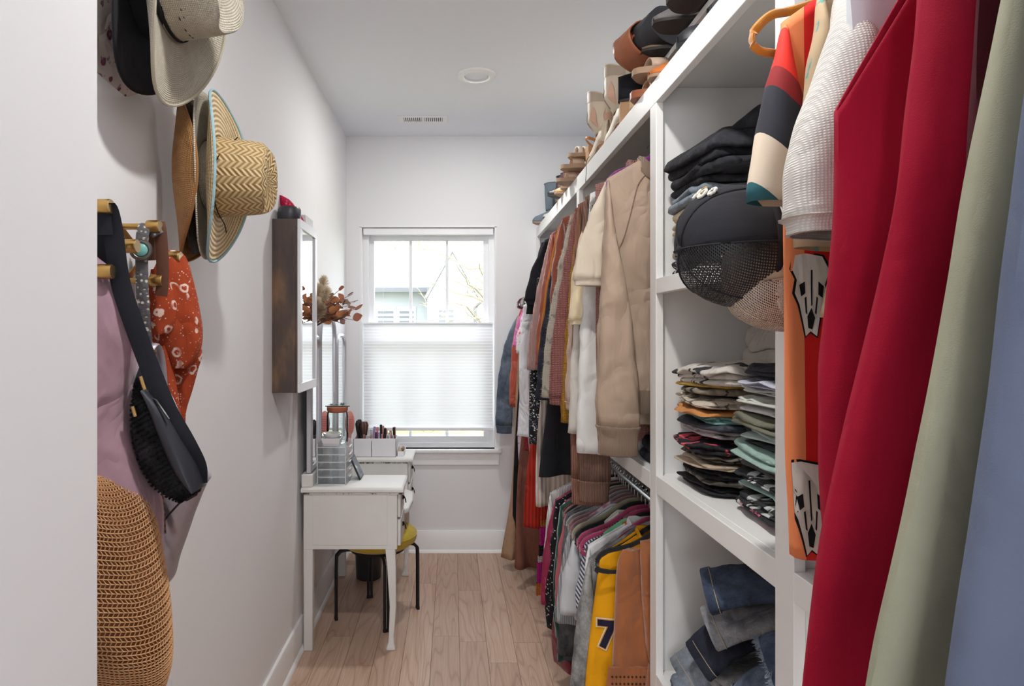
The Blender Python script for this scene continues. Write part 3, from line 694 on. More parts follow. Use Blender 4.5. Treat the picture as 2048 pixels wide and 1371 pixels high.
# ---- far rod: long dresses beside the window
FR = 'long dresses by the window wall'
def far(name, label, cat, y, m, **kw): return garment(name, label, cat, y, m, x=FX, z=FZ, group=FR, **kw)
far('denim_jacket', 'faded blue denim jacket with hanging sleeve beside the window', 'jacket', 4.17, fab('faded_denim', (104, 120, 140), 'denim', (150, 164, 182)), hem=1.0, sleeve=1, slen=.70, srad=.062, send=.052, sout=.13, cuff=.05, half=.22, slope=.5)
far('dress', 'rust red satin dress hanging next to the denim jacket', 'dress', 4.07, fab('rust_red_satin', (190, 84, 60), 'satin'), hem=.52, half=.21, flare=.03, sleeve=1, slen=.62, srad=.055, send=.06, sout=.07)
far('dress', 'tan crinkled maxi dress reaching nearly to the floor', 'dress', 4.01, fab('tan_crinkle', (196, 158, 128), 'gauze'), hem=.08, half=.21, flare=.13, folds=2)
far('dress', 'black maxi dress mostly hidden beside the tan crinkled dress', 'dress', 3.95, fab('black_crepe', (26, 26, 29)), hem=.20, half=.21, flare=.09)
far('dress', 'hot pink lace dress with gathered sleeves', 'dress', 3.885, fab('pink_lace', (218, 122, 176), 'floral', (232, 168, 204), (204, 98, 158), s=2), hem=.40, half=.215, flare=.035, sleeve=1, slen=.24, srad=.078, send=.06, sout=.06, folds=1.2)
far('dress', 'lilac floral dress with ruffled sleeves', 'dress', 3.82, fab('lilac_floral', (226, 208, 226), 'floral', (120, 128, 168), (214, 130, 160), s=1.5), hem=.62, half=.215, flare=.05, sleeve=1, slen=.26, srad=.074, send=.064, sout=.045, folds=1.5)
far('dress', 'white dress with orange and pink flowers', 'dress', 3.755, fab('white_floral', (238, 230, 230), 'floral', (226, 120, 100), (216, 160, 190), s=1.2), hem=.70, half=.21, flare=.05, sleeve=1, slen=.28, srad=.07, send=.06, sout=.05)
far('dress', 'brown crinkled gauze maxi dress with gathered skirt', 'dress', 3.70, fab('brown_gauze', (148, 96, 80), 'gauze'), hem=.115, half=.18, flare=.13, folds=1.6, thick=.026)
far('dress', 'crimson sequined dress hanging in front of the brown gauze dress', 'dress', 3.645, fab('crimson_lace', (140, 34, 44), 'dots', (206, 120, 120), s=2.2), hem=.78, half=.19, flare=.05)
far('dress', 'orchid purple satin dress with a straight hem', 'dress', 3.59, fab('orchid_satin', (204, 98, 188), 'plain'), hem=.37, half=.18, flare=.055, folds=.7)
far('shirt', 'olive and white striped shirt with a short sleeve', 'shirt', 3.55, fab('olive_stripe', (110, 108, 88), 'stripe', (226, 224, 218)), hem=1.15, half=.215, sleeve=1, slen=.3, srad=.06, send=.055, sout=.03)
for i, (c, y) in enumerate((('pink', 4.07), ('black', 4.01), ('purple', 3.885), ('olive', 3.82), ('olive', 3.755), ('black', 3.70), ('purple', 3.55))):
    hanger(c, ['under the rust red dress', 'under the tan dress', 'under the hot pink dress', 'under the lilac dress', 'under the white floral dress', 'under the brown gauze dress', 'under the olive striped shirt'][i], FX, y-.008, FZ, half=.235, drop=.06)
# ---- lower rod: jersey, suede jacket, dresses, stacked hangers
LO = 'clothes on the lower rod'
def low(name, label, cat, y, m, hc=None, what=None, **kw):
    kw.setdefault('folds', .8)
    r = garment(name, label, cat, y, m, x=LX, z=LZ, group=LO, **kw)
    if hc: hanger(hc, what, LX, y, LZ)
    return r
M_yel = fab('golden_yellow_mesh', (240, 168, 10), 'plain', wr=.3)
jr, jp, jL = low('basketball_jersey', 'golden yellow sleeveless jersey numbered 70 in navy with white outline', 'jersey', 1.985, M_yel, 'black', 'inside the golden yellow jersey', hem=.22, half=.20, flare=.085, thick=.026, folds=.5, kx=14, slope=.42, collar=(.008,), sway=-.04, nx=40)
def text_mesh(body, size, ext, offset, name, m):
    cu = bpy.data.curves.new(name, 'FONT'); cu.body = body; cu.size = size; cu.extrude = ext; cu.offset = offset; cu.align_x = 'CENTER'; cu.resolution_u = 4
    ob = bpy.data.objects.new(name, cu); COL.objects.link(ob); dg = bpy.context.evaluated_depsgraph_get(); me = bpy.data.meshes.new_from_object(ob.evaluated_get(dg))
    bpy.data.objects.remove(ob); me.materials.clear(); me.materials.append(m); me.name = name; return me
def jersey_number():
    for nm, off, lift, m in (('number_border', .009, .0022, fab('number_white', (240, 236, 226))), ('number_edge', .0065, .0032, fab('number_gold', (214, 160, 60))), ('number', .004, .0042, fab('number_navy', (36, 32, 58)))):
        me = text_mesh('70', .108, .0004, off, nm, m)
        bm = bmesh.new(); bm.from_mesh(me); bmesh.ops.subdivide_edges(bm, edges=[e for e in bm.edges if e.calc_length() > .012], cuts=4, use_grid_fill=True); bmesh.ops.triangulate(bm, faces=bm.faces); bm.to_mesh(me); bm.free()
        for v_ in me.vertices:
            xx, zz = v_.co.x-.158, v_.co.y-.05; dz = v_.co.z
            v = max(0, min(1, (zz+.33+.0)/(-jL+.0)*-1)) if False else .5
            # height on the sheet -> parameter v
            zt = -.062; zabs = -.345+zz; v = max(.02, min(1, (zt-zabs)/jL)); Wv = lerp(.20, .20*.95+.085, v**1.1)
            q = jp(max(-1, min(1, xx/Wv)), v, -1); v_.co = (q[0], q[1]-lift-dz, zabs)
        o = link(bpy.data.objects.new(nm, me)); o.parent = jr
jersey_number()
M_suede = fab('tan_suede', (166, 100, 58), 'suede', sheen=.5)
sj = thing('suede_jacket', 'tan suede jacket with studded cuffs slung over a black hanger', 'jacket', (LX, 1.918, LZ), group=LO)
hanger('black', 'with the tan suede jacket slung over its bar', LX, 1.930, LZ, half=.225, drop=.09)
def panel(parent, name, m, pts, ws, ths, amp=.006, seed=0, K=26, cap=True):
    """flattened soft tube along pts (local), widths along x"""
    rnd = random.Random(seed); q = [rnd.uniform(0, 6.28) for _ in range(4)]; path = smooth_path(pts, 5); N = len(path); rings = []
    for i, p in enumerate(path):
        tq = i/(N-1); wv = interp([(k/(len(ws)-1), a) for k, a in enumerate(ws)], tq); tv = interp([(k/(len(ths)-1), a) for k, a in enumerate(ths)], tq)
        rg = []
        for k in range(K):
            a = 2*math.pi*k/K; ca, sa = math.cos(a), math.sin(a); ex = math.copysign(abs(ca)**.8, ca); ey = math.copysign(abs(sa)**.8, sa)
            rg.append((p.x+wv*ex, p.y+tv*ey+amp*math.sin(70*wv*ex+q[0]+3*tq)+amp*.5*math.sin(9*tq+q[1]), p.z+amp*.3*math.sin(4*a+q[2])))
        rings.append(rg)
    b = MB(); b.loft(rings, cap, cap); return b.obj(name, m, parent, smooth=60)
# the coat body hangs behind the bar, both sleeves hang in front with a gathered cuff
panel(sj, 'body', M_suede, [(-.115, -.008, -.09), (-.118, -.018, -.15), (-.12, -.015, -.4), (-.125, -.012, -.62), (-.128, -.012, -.80)], [.035, .052, .062, .072, .08], [.012, .018, .022, .024, .02], seed=2)
s2 = panel(sj, 'sleeve', M_suede, [(-.06, -.02, -.062), (-.055, -.048, -.10), (-.045, -.052, -.22), (-.036, -.05, -.35), (-.036, -.048, -.41)], [.045, .058, .062, .06, .045], [.012, .02, .028, .034, .024], seed=3, amp=.008)
c2 = panel(sj, 'cuff', M_suede, [(-.036, -.05, -.405), (-.036, -.052, -.45), (-.038, -.05, -.55), (-.04, -.048, -.66)], [.05, .056, .062, .068], [.026, .028, .03, .03], seed=5, amp=.003)
M_stud = plain('steel_stud', (190, 186, 178), .25, 1.0, var=0)
for i, (dx, dz) in enumerate([(-.04, -.545), (-.015, -.55), (.012, -.54), (.04, -.535), (-.045, -.63), (-.015, -.64), (.02, -.635), (.045, -.62)]):
    m = MB(); m.lathe([(.005, 0), (.0048, .0015), (.0035, .003), (.0012, .004)], 10); m.xf(Matrix.Translation((-.036+dx, -.083+abs(dx)*.16, dz+.115)) @ Matrix.Rotation(math.pi/2, 4, 'X')); m.obj('stud', M_stud, c2)
s3 = panel(sj, 'trim_band', M_suede, [(-.125, -.038, -.42), (-.127, -.040, -.46), (-.128, -.04, -.56)], [.074, .078, .08], [.006, .006, .006], seed=9, amp=.002)
M_hole = plain('perforation_shadow', (52, 30, 18), .9, var=0)
for i in range(12):
    for j in range(2):
        m = MB(); m.lathe([(.0032, 0), (.003, .0009)], 8); m.xf(Matrix.Translation((-.19+i*.0115, -.0475, -.445-j*.02)) @ Matrix.Rotation(math.pi/2, 4, 'X')); m.obj('perforation', M_hole, s3)
low('denim_jacket', 'grey acid-washed denim jacket behind the golden yellow jersey', 'jacket', 2.04, fab('acid_grey_denim', (136, 136, 136), 'denim', (196, 196, 194), s=2), hem=.20, half=.222, flare=.05, sleeve=1, slen=.60, srad=.08, send=.056, sout=.062, slope=.45, thick=.024, stand=.0)
low('shirt', 'white collared shirt next to the acid-washed denim jacket', 'shirt', 2.085, fab('white_poplin', (236, 236, 238)), hem=.30, half=.215, sleeve=1, slen=.40, srad=.07, send=.055, sout=.028, slope=.35, thick=.02, collar=(.01,))
hanger('black', 'between the white shirt and the green satin top', LX, 2.105, LZ)
low('top', 'mint green satin top draped over a pink hanger', 'top', 2.125, fab('mint_satin', (112, 208, 150), 'satin'), hem=.45, half=.155, slope=.40, thick=.018)
low('scarf', 'orange and blue patterned scarf tucked beside the mint green top', 'scarf', 2.10, fab('orange_blue_print', (216, 130, 50), 'floral', (50, 96, 150), (40, 130, 130), s=1.4), hem=.5, half=.10, slope=.3, thick=.014)
hg = [('pink', 2.145), ('pink', 2.19), ('black', 2.235), ('olive', 2.28), ('mauve', 2.32), ('mauve', 2.36), ('grey', 2.40), ('mauve', 2.44)]
HWHAT = ['holding the mint green top', 'behind the mint green top', 'with a cream strap between pink and olive hangers', 'behind the cream strap', 'in front of the striped tee', 'second in front of the plaid shirt', 'grey among mauve hangers', 'in front of the grey denim shorts']
for (c, y), wv in zip(hg, HWHAT): hanger(c, wv, LX, y, LZ, half=.228)
for k, y in enumerate((2.475, 2.50, 2.525, 2.55, 2.60, 2.65)): hanger(('olive', 'black', 'mauve', 'brown', 'white', 'black')[k], ('under the brown cardigan cuff', 'behind the olive one under the brown cardigan cuff', 'in the crowd under the rust cardigan', 'beside the rose blouse shoulder', 'beside the dark green dress shoulder', 'between the dotted dress and the burgundy blouse')[k], LX, y, LZ, half=.215)
hanger('pink', 'nearest the cubby tower behind the suede jacket', LX, 2.055, LZ, half=.17)
low('camisole', 'cream strappy camisole looped over a black hanger', 'top', 2.22, fab('ivory_satin', (222, 214, 202), 'satin'), hem=.42, half=.13, slope=.5, thick=.018)
garment('shirt', 'blue and white diagonal striped shirt under the pink hangers', 'shirt', 2.205, fab('blue_white_stripe', (236, 236, 240), 'stripe', (70, 84, 116), s=2.2), x=LX, z=LZ-.02, hem=.40, half=.20, slope=.42, sleeve=1, slen=.22, srad=.06, send=.06, thick=.018, sout=.025, group=LO)
low('t_shirt', 'light grey t-shirt with draped short sleeve below the mauve hangers', 't-shirt', 2.30, fab('pale_grey_jersey', (214, 216, 220)), hem=.42, half=.215, slope=.42, sleeve=1, slen=.28, srad=.075, send=.075, sout=.05, thick=.024, folds=1.4)
low('t_shirt', 'grey ribbed t-shirt with a straight hem below the pale grey one', 't-shirt', 2.375, fab('grey_rib_jersey', (176, 180, 184), 'rib', s=.7), hem=.30, half=.22, slope=.42, sleeve=1, slen=.34, srad=.07, send=.066, sout=.045, thick=.024)
low('shirt', 'white and pink plaid shirt beside the grey denim shorts', 'shirt', 2.335, fab('pink_plaid', (236, 226, 230), 'plaid', (160, 120, 170), (222, 120, 140), s=1.5), hem=.24, half=.21, slope=.42, thick=.02, sleeve=1, slen=.2, sout=.02)
low('denim_shorts', 'dark grey denim shorts with a frayed hem', 'shorts', 2.425, fab('charcoal_denim', (78, 80, 86), 'denim', (128, 130, 134), s=2), hem=.24, half=.225, flare=.02, slope=.30, thick=.026, sleeve=1, slen=.5, srad=.05, send=.05, sout=.02)
low('blouse', 'rose pink blouse with a short sleeve beside the dark green dress', 'blouse', 2.485, fab('rose_pink_crepe', (196, 108, 118)), hem=.45, half=.222, slope=.40, sleeve=1, slen=.34, srad=.06, send=.055, sout=.035)
low('dress', 'dark green velvet dress between the polka dot dress and the rose blouse', 'dress', 2.565, fab('forest_velvet', (22, 74, 66), 'plain', sheen=.6), hem=.18, half=.225, flare=.045, slope=.34, folds=1.6, sleeve=1, slen=.5, srad=.05, send=.045, sout=.02)
low('dress', 'black dress speckled with white dots', 'dress', 2.635, fab('black_speckle', (26, 26, 30), 'dots', (226, 224, 226), s=1.25), hem=.24, half=.232, flare=.05, slope=.32, folds=1.5, sleeve=1, slen=.45, srad=.05, send=.055, sout=.02)
low('dress', 'sheer burgundy dress hem showing below the green velvet dress', 'dress', 2.60, fab('burgundy_chiffon', (126, 28, 56), 'satin'), hem=.10, half=.20, flare=.06, slope=.35, folds=2.4)
low('blouse', 'burgundy blouse with a flared sleeve beside the white ribbed sweater', 'blouse', 2.69, fab('burgundy_crepe', (156, 26, 74), 'satin'), hem=.40, half=.225, slope=.36, sleeve=1, slen=.42, srad=.05, send=.07, sout=.05)
low('mock_neck_sweater', 'white ribbed mock-neck sweater at the end of the lower rod', 'sweater', 2.765, fab('white_rib_knit', (234, 233, 231), 'rib', s=.8), hem=.22, half=.235, slope=.30, stand=.03, sleeve=1, slen=.30, srad=.066, send=.075, sout=.025, flare=.04, collar=(.014,), thick=.03)
# ---- near bay: western shirt, white knit, red dress
NR = 'clothes in the bay nearest the door'
def near(name, label, cat, y, m, **kw): return garment(name, label, cat, y, m, group=NR, **kw)
hanger('orange', 'hooked beside the western shirt', RX-.0, 1.005, RZ, half=.182, drop=.065)
M_west = fab('western_stripes', (242, 150, 96), 'plain')
def western():
    t = NT('western_shirt_print'); v = t.co(); sep = t.n('SeparateXYZ'); t.l(v, sep.inputs[0])
    col = t.ramp(t.math('ADD', t.math('MULTIPLY', sep.outputs['X'], 2.0), 1.0), [(0, lin((228, 132, 82))), (.5, lin((228, 132, 82))), (.728, lin((206, 14, 10))), (.80, lin((100, 10, 18))), (.85, lin((200, 176, 146))), (.92, lin((40, 42, 52))), (.96, lin((50, 130, 132)))], True)
    t.color(col); t.bump(t.noise(v, 700, 2), .2, .001); t.set(Roughness=.85); return t.m
def western_sleeve():
    t = NT('western_sleeve_print'); v = t.co((1, 1, 1), (0, -.75, 0)); sep = t.n('SeparateXYZ'); t.l(v, sep.inputs[0])
    col = t.ramp(t.math('ADD', t.math('MULTIPLY', sep.outputs['Z'], 2.2), 1.25), [(0, lin((60, 150, 156))), (.14, lin((96, 176, 176))), (.21, lin((36, 92, 102))), (.34, lin((216, 200, 180))), (.47, lin((40, 42, 52))), (.60, lin((136, 26, 30))), (.66, lin((224, 40, 26))), (.80, lin((240, 130, 80)))], True)
    t.color(col); t.bump(t.noise(v, 700, 2), .2, .001); t.set(Roughness=.85); return t.m
ws, wp, wL = near('western_shirt', 'orange and red striped shirt printed with steer skulls, teal and black sleeve', 'shirt', .955, western(), hem=1.125, half=.160, flare=-.002, sleeve=1, slen=.27, srad=.09, send=.074, sout=.052, sbend=.2, sm=western_sleeve(), thick=.022, folds=.6, slope=.42, nx=40)
M_bone = fab('skull_print_bone', (226, 222, 212)); M_ink = fab('skull_print_ink', (24, 24, 28))
def decal(parent, pos, L, name, m, poly, cx, cz, sx, sz, lift, half=.160, flare=-.002):
    b = MB(); c = (sum(p[0] for p in poly)/len(poly), sum(p[1] for p in poly)/len(poly))
    def on(px, pz):
        xx, zz = cx+px*sx, cz+pz*sz; v = max(.02, min(.999, (-.062-zz)/L)); Wv = lerp(half, half*.95+flare, v**1.1)
        q = pos(max(-.999, min(.999, xx/Wv)), v, -1); return (q[0], q[1]-lift, zz)
    rings = []
    for k in (1, .66, .33):
        ring = []
        for i in range(len(poly)):
            a, d = poly[i], poly[(i+1) % len(poly)]
            for u in (0, .5): ring.append(on(lerp(c[0], lerp(a[0], d[0], u), k), lerp(c[1], lerp(a[1], d[1], u), k)))
        rings.append(ring)
    b.grid(rings, True); base = 2*len(rings[0]); b.v.append(on(*c)); n = len(rings[0]); ci = len(b.v)-1
    for j in range(n): b.f.append((base+j, base+(j+1) % n, ci))
    return b.obj(name, m, parent, smooth=60)
SK = [(-.5, .48), (-.2, .5), (.3, .46), (.52, .30), (.40, .12), (.46, -.02), (.30, -.16), (.22, -.34), (.16, -.5), (-.02, -.44), (-.16, -.5), (-.24, -.32), (-.34, -.12), (-.48, .02), (-.42, .18), (-.56, .30)]
def skull(cx, cz, s):
    decal(ws, wp, wL, 'skull_outline', M_ink, SK, cx, cz, s*1.12, s*2.62, .0018)
    decal(ws, wp, wL, 'skull_face', M_bone, SK, cx, cz, s*.97, s*2.5, .0026)
    for nm, poly in (('skull_eye', [(-.36, .12), (-.2, .16), (-.18, .02), (-.3, -.02)]), ('skull_eye', [(.2, .16), (.36, .1), (.32, -.04), (.2, .0)]), ('skull_nose', [(-.12, -.26), (0, -.16), (.1, -.28), (.02, -.42), (-.1, -.40)]), ('skull_crease', [(-.03, .3), (.02, .3), (.03, -.12), (-.01, -.14)]), ('skull_crease', [(-.2, -.04), (-.15, -.02), (-.12, -.24), (-.17, -.22)]), ('skull_crease', [(.15, -.02), (.19, -.04), (.14, -.24), (.10, -.22)])):
        decal(ws, wp, wL, nm, M_ink, poly, cx, cz, s*.97, s*2.5, .0034)
skull(-.130, -.823, .054); skull(-.122, -.515, .048)
near('fleece_jacket', 'tan and black patterned fleece jacket behind the white knit tee', 'jacket', .905, fab('aztec_fleece', (196, 172, 140), 'floral', (62, 58, 62), (110, 160, 156), s=.7, wr=.2), hem=1.47, half=.135, sleeve=1, slen=.36, srad=.06, send=.05, sout=.04, slope=.4)
near('knit_tee', 'white textured knit tee with wide dropped sleeve beside the red dress', 't-shirt', .83, fab('white_waffle_knit', (222, 218, 212), 'waffle', wr=.3), hem=1.56, half=.150, neck=.08, sleeve=1, slen=.315, srad=.11, send=.080, sout=.090, slope=.5, thick=.045, cuff=.02, folds=1.2, sfwd=-.02, sbend=.24)
near('shirt', 'pale blue-white shirt showing a rounded tail between western shirt and red dress', 'shirt', .74, fab('ice_blue_cotton', (222, 226, 232), wr=.2), hem=1.355, half=.195, flare=.01, slope=.5, thick=.02)
M_red = fab('crimson_crepe', (160, 0, 42), 'plain', wr=.16)
near('dress', 'long crimson red dress with sloping shoulder hanging beside the white knit tee', 'dress', .665, M_red, hem=1.075, half=.252, flare=.02, slope=1.02, thick=.035, folds=.8, kx=12)
near('jumpsuit', 'crimson red jumpsuit hanging between the crimson dress and maroon blazer', 'jumpsuit', .600, M_red, hem=1.075, half=.200, flare=.030, slope=.34, thick=.036, folds=.9, kx=11, lean=-.085)
near('blazer', 'dark maroon blazer hanging between the red jumpsuit and the cream dress', 'jacket', .545, fab('dark_maroon_wool', (66, 4, 20), wr=.15), hem=1.075, half=.185, flare=.04, slope=.35, thick=.022, lean=-.045)
near('dress', 'pale sage cream dress next to the slate blue dress', 'dress', .495, fab('sage_cream_linen', (160, 160, 138), wr=.15), hem=1.075, half=.190, flare=.085, slope=.34, thick=.018, folds=.5, lean=-.075)
near('dress', 'slate blue dress hanging at the end of the bay nearest the door', 'dress', .435, fab('slate_blue_linen', (104, 113, 136), wr=.15), hem=1.075, half=.235, flare=.045, slope=.34, thick=.022, folds=.6, lean=-.05)
# ================================================================== left wall: hats, peg rack, bags
def straw(name, c, c2, s=1.0, weave='herring'):
    t = NT(name); at = t.n('Attribute'); at.attribute_name = 'wv'; v0 = at.outputs['Vector']
    def mp(sc_, rot=0):
        m = t.n('Mapping'); m.inputs['Scale'].default_value = sc_; m.inputs['Rotation'].default_value = (0, 0, rot); t.l(v0, m.inputs['Vector']); return m.outputs[0]
    if weave == 'herring':
        a = t.wave(mp((1, 1, 1), .8), 24*s, .6, 'X'); b = t.wave(mp((1, 1, 1), -.8), 24*s, .6, 'X')
        ck = t.n('TexChecker'); ck.inputs['Scale'].default_value = 1.0; t.l(mp((46*s, .001, 1)), ck.inputs['Vector']); h = t.mix(ck.outputs['Fac'], a, b)
    elif weave == 'rings':
        a = t.wave(mp((1, 1, 1)), 24*s, .9, 'Y', 3); b = t.wave(mp((1, 1, 1)), 42*s, 1.5, 'X'); h = t.math('ADD', t.math('MULTIPLY', a, .75), t.math('MULTIPLY', b, .3))
    else:
        h = t.math('MULTIPLY', t.wave(mp((1, 1, 1)), 85*s, .2, 'Y'), t.wave(mp((1, 1, 1)), 85*s, .2, 'X'))
    n = t.noise(mp((1, 1, 1)), 40, 4); k = t.math('ADD', t.math('MULTIPLY', h, .8), t.math('MULTIPLY', n, .35))
    t.color(t.ramp(k, [(.15, lin(c2)), (.75, lin(c))])); t.bump(h, .7, .004); t.set(Roughness=.7); return t.m
def hat(label, cx, cy, cz, axis, upv, brim, crown, mc, mb_, band=None, binding=None, curl=.0, droop=0.0, cdent=.0, name='hat', roll=0, chin=None):
    """brim=(r_across, r_up), crown=(r_across, r_up, height, top_scale); local z = crown axis, local y = up the wall"""
    zax = V3(axis).normalized(); yax = (V3(upv)-zax*V3(upv).dot(zax)).normalized(); xax = yax.cross(zax)
    M = Matrix((xax, yax, zax)).transposed()
    t = thing(name, label, 'hat', (cx, cy, cz), (M @ Matrix.Rotation(roll, 3, 'Z')).to_euler(), 'hats hung on the left wall')
    K = 64; ca, cb, ch, ts = crown
    def bz(a, u): return curl*(u**2.2)*(math.cos(a)**2)-droop*(u**1.6)*(math.sin(a)**2)+.006*math.sin(2*a+1)*u
    rows, co = [], []
    for i in range(15):
        u = i/14; ring = []
        for k in range(K):
            a = 2*math.pi*k/K; sq = 1-.10*max(0, curl*6)*u*math.cos(a)**2
            ring.append((lerp(ca, brim[0], u)*math.cos(a)*sq, lerp(cb, brim[1], u)*math.sin(a), bz(a, u))); co.append((a*.16, u*.12, 0))
        rows.append(ring)
    b = MB(); b.loft(rows, False, False); o = b.attr_obj('brim', mb_, t, co); o.modifiers.new('solid', 'SOLIDIFY').thickness = .0035
    if binding:
        e = MB(); e.tube([rows[-1][k] for k in list(range(K))+[0]], .0036, 6, caps=False); e.obj('brim_binding', binding, t)
    rows, co = [], []
    for i in range(17):
        u = i/16; ring = []
        hh = ch*math.sin(u*math.pi/2)**.9 if u < 1 else ch; rr = 1-(1-ts)*u if u < .72 else lerp(1-(1-ts)*.72, .0, ((u-.72)/.28)**1.6)
        if u >= .72: hh = ch*lerp(math.sin(.72*math.pi/2)**.9, 1, ((u-.72)/.28)**.6)
        for k in range(K):
            a = 2*math.pi*k/K; f = max(rr, .02)
            x_, y_ = ca*f*math.cos(a), cb*f*math.sin(a)
            dz = -cdent*math.exp(-(x_/(ca*.38))**2)*smoothstep(.5, .85, u)*(1 if abs(y_) < cb else .5)
            pin = 1-.16*(cdent/.03)*math.exp(-((math.sin(a)-1)/.45)**2)*smoothstep(.35, .8, u) if cdent else 1
            ring.append((x_*pin, y_, hh+dz)); co.append((a*.09, hh+(.72 < u)*(1-rr)*.06, 0))
        rows.append(ring)
    b = MB(); b.loft(rows, False, True)
    while len(co) < len(b.v): co.append((0, 0, 0))
    b.attr_obj('crown', mc, t, co)
    if band:
        e = MB(); rr = []
        for z_ in (.002, .004, .002+band[1]-.002, .002+band[1]):
            q = 1.015 if z_ in (.002, .002+band[1]) else 1.035
            rr.append([(ca*q*(1-(1-ts)*.35*z_/ch)*math.cos(2*math.pi*k/K), cb*q*(1-(1-ts)*.35*z_/ch)*math.sin(2*math.pi*k/K), z_+.002) for k in range(K)])
        e.loft(rr, False, False); e.obj('hatband', band[0], t)
    if chin:
        e = MB(); e.tube(smooth_path(chin, 5), .0014, 5); e.obj('chin_cord', fab('black_cord', (22, 22, 24)), t)
    return t
M_straw_c = straw('golden_straw_weave', (206, 180, 134), (140, 112, 70), 1.25); M_straw_b = straw('golden_straw_brim', (230, 208, 166), (138, 108, 66), weave='rings')
M_cream_st = straw('cream_straw', (226, 220, 206), (168, 160, 142), weave='fine'); M_tan_st = straw('tan_straw', (206, 154, 96), (142, 96, 52), weave='fine')
M_blackfelt = fab('black_felt', (36, 37, 42), wr=.1); M_dkfur = fab('dark_brown_straw', (108, 94, 80), 'fuzzy', (70, 60, 50)); M_greyfelt = fab('pale_grey_felt', (206, 200, 196), wr=.1)
M_ltblue = fab('pale_blue_binding', (170, 206, 216)); M_bandblk = fab('black_band', (34, 34, 36))
# upper stack
AX = (1, -.06, -.03); UPV = (0, 0, 1)
hat('pale floral-lined hat at the wall, half behind the black felt hat', -.668, 1.335, 2.150, AX, UPV, (.185, .205), (.066, .078, .04, .8), M_greyfelt, fab('floral_lining', (222, 212, 206), 'floral', (120, 60, 84), (150, 120, 130), s=1.1), curl=-.0, droop=.03)
hat('black felt hat between the cream cowboy hat and the wall', -.628, 1.335, 2.142, AX, UPV, (.175, .195), (.070, .084, .08, .8), M_blackfelt, M_blackfelt, curl=.03, droop=.02)
h1 = hat('cream straw cowboy hat with black band and vented crown, outermost of its stack', -.582, 1.345, 2.158, (1, -.10, .02), UPV, (.150, .232), (.082, .100, .135, .86), M_cream_st, M_cream_st, band=(M_bandblk, .008), binding=M_cream_st, curl=.045, droop=.015, cdent=.028)
vh = MB(); rv = random.Random(3)
for i in range(9):
    for j in range(7):
        if rv.random() < .35: continue
        a = -math.pi/2-.75+1.5*(i+rv.random()*.3)/9; zz = .040+j*.009; f = (1-.14*zz/.135)*1.012
        c = V3((.082*f*math.cos(a), .100*f*math.sin(a), zz)); tn = V3((-math.sin(a), math.cos(a), 0)).normalized(); up_ = V3((0, 0, 1)); n_ = V3((math.cos(a), math.sin(a), 0))
        w1, w2 = .0052, .0020; q = [c+tn*w1, c+up_*w2, c-tn*w1, c-up_*w2]; vh.add([p+n_*.0008 for p in q]+[p-n_*.001 for p in q], [(0, 1, 2, 3), (0, 4, 5, 1), (1, 5, 6, 2), (2, 6, 7, 3), (3, 7, 4, 0)])
tag(vh.obj('vent_holes', plain('vent_dark', (52, 48, 42), .9, var=0), h1, smooth=0), kind='stuff')
# lower stack
hat('tan woven hat with rolled brim, against the wall under the cowboy hats', -.655, 1.60, 1.832, (1, -.02, 0), UPV, (.135, .205), (.066, .080, .04, .8), M_tan_st, M_tan_st, curl=.075, droop=-.0, binding=M_tan_st)
hat('dark brown furry-brimmed hat squeezed between tan and cream hats', -.632, 1.605, 1.833, (1, 0, 0), UPV, (.13, .190), (.070, .084, .05, .8), M_dkfur, M_dkfur, curl=.03)
hat('cream fine-straw hat directly behind the golden straw hat', -.604, 1.61, 1.836, (1, 0, 0), UPV, (.145, .205), (.072, .086, .06, .8), M_cream_st, M_cream_st, curl=.02)
hat('golden straw lifeguard hat with herringbone crown and pale blue brim edge', -.578, 1.615, 1.836, (1, .03, -.03), UPV, (.145, .210), (.083, .098, .135, .80), M_straw_c, M_straw_b, band=None, binding=M_ltblue, curl=.03, droop=.01, cdent=.022,
    chin=[(-.03, .092, .05), (-.078, .03, .02), (-.086, -.04, .012), (-.05, -.09, .012), (.02, -.112, .008), (.05, -.13, .004)])
# ---- zigzag brass peg rack
M_brass = plain('brushed_brass', (196, 158, 94), .32, 1.0, var=.06); M_brass_end = plain('polished_brass_end', (232, 206, 160), .25, 1.0, var=.02)
rk = thing('peg_rack', 'zigzag brass wall rack with round pegs holding straps and scarves', 'coat rack', (XL, 1.36, 1.62))
def rl(y, z, x=0): return (x, y-1.36, z-1.62)
pegs = [(1.165, 1.676), (1.36, 1.672), (1.262, 1.618), (1.462, 1.620), (1.376, 1.560), (1.17, 1.56)]
bars = [((1.165, 1.676), (1.262, 1.618)), ((1.262, 1.618), (1.36, 1.672)), ((1.36, 1.672), (1.462, 1.620)), ((1.17, 1.56), (1.262, 1.618)), ((1.262, 1.618), (1.376, 1.560)), ((1.376, 1.560), (1.462, 1.620))]
for i, ((ya, za), (yb, zb)) in enumerate(bars):
    xo = .012 if i % 2 else .007
    m = MB(); m.tube([rl(ya, za, xo), rl(yb, zb, xo)], .0095, 6, flat=(.28, 1), side=(1, 0, 0)); m.obj('bar', M_brass, rk, bevel=.001)
for y, z in pegs:
    m = MB(); m.lathe([(.0065, 0), (.0065, .060), (.0125, .062), (.0135, .064), (.0135, .086), (.0125, .088)], 20); m.xf(Matrix.Translation(rl(y, z, .003)) @ Matrix.Rotation(math.pi/2, 4, 'Y')); pg = m.obj('peg', M_brass, rk)
    m = MB(); m.lathe([(.0122, 0), (.0122, .0008)], 20); m.xf(Matrix.Translation(rl(y, z, .0912)) @ Matrix.Rotation(math.pi/2, 4, 'Y')); m.obj('peg_face', M_brass_end, pg)
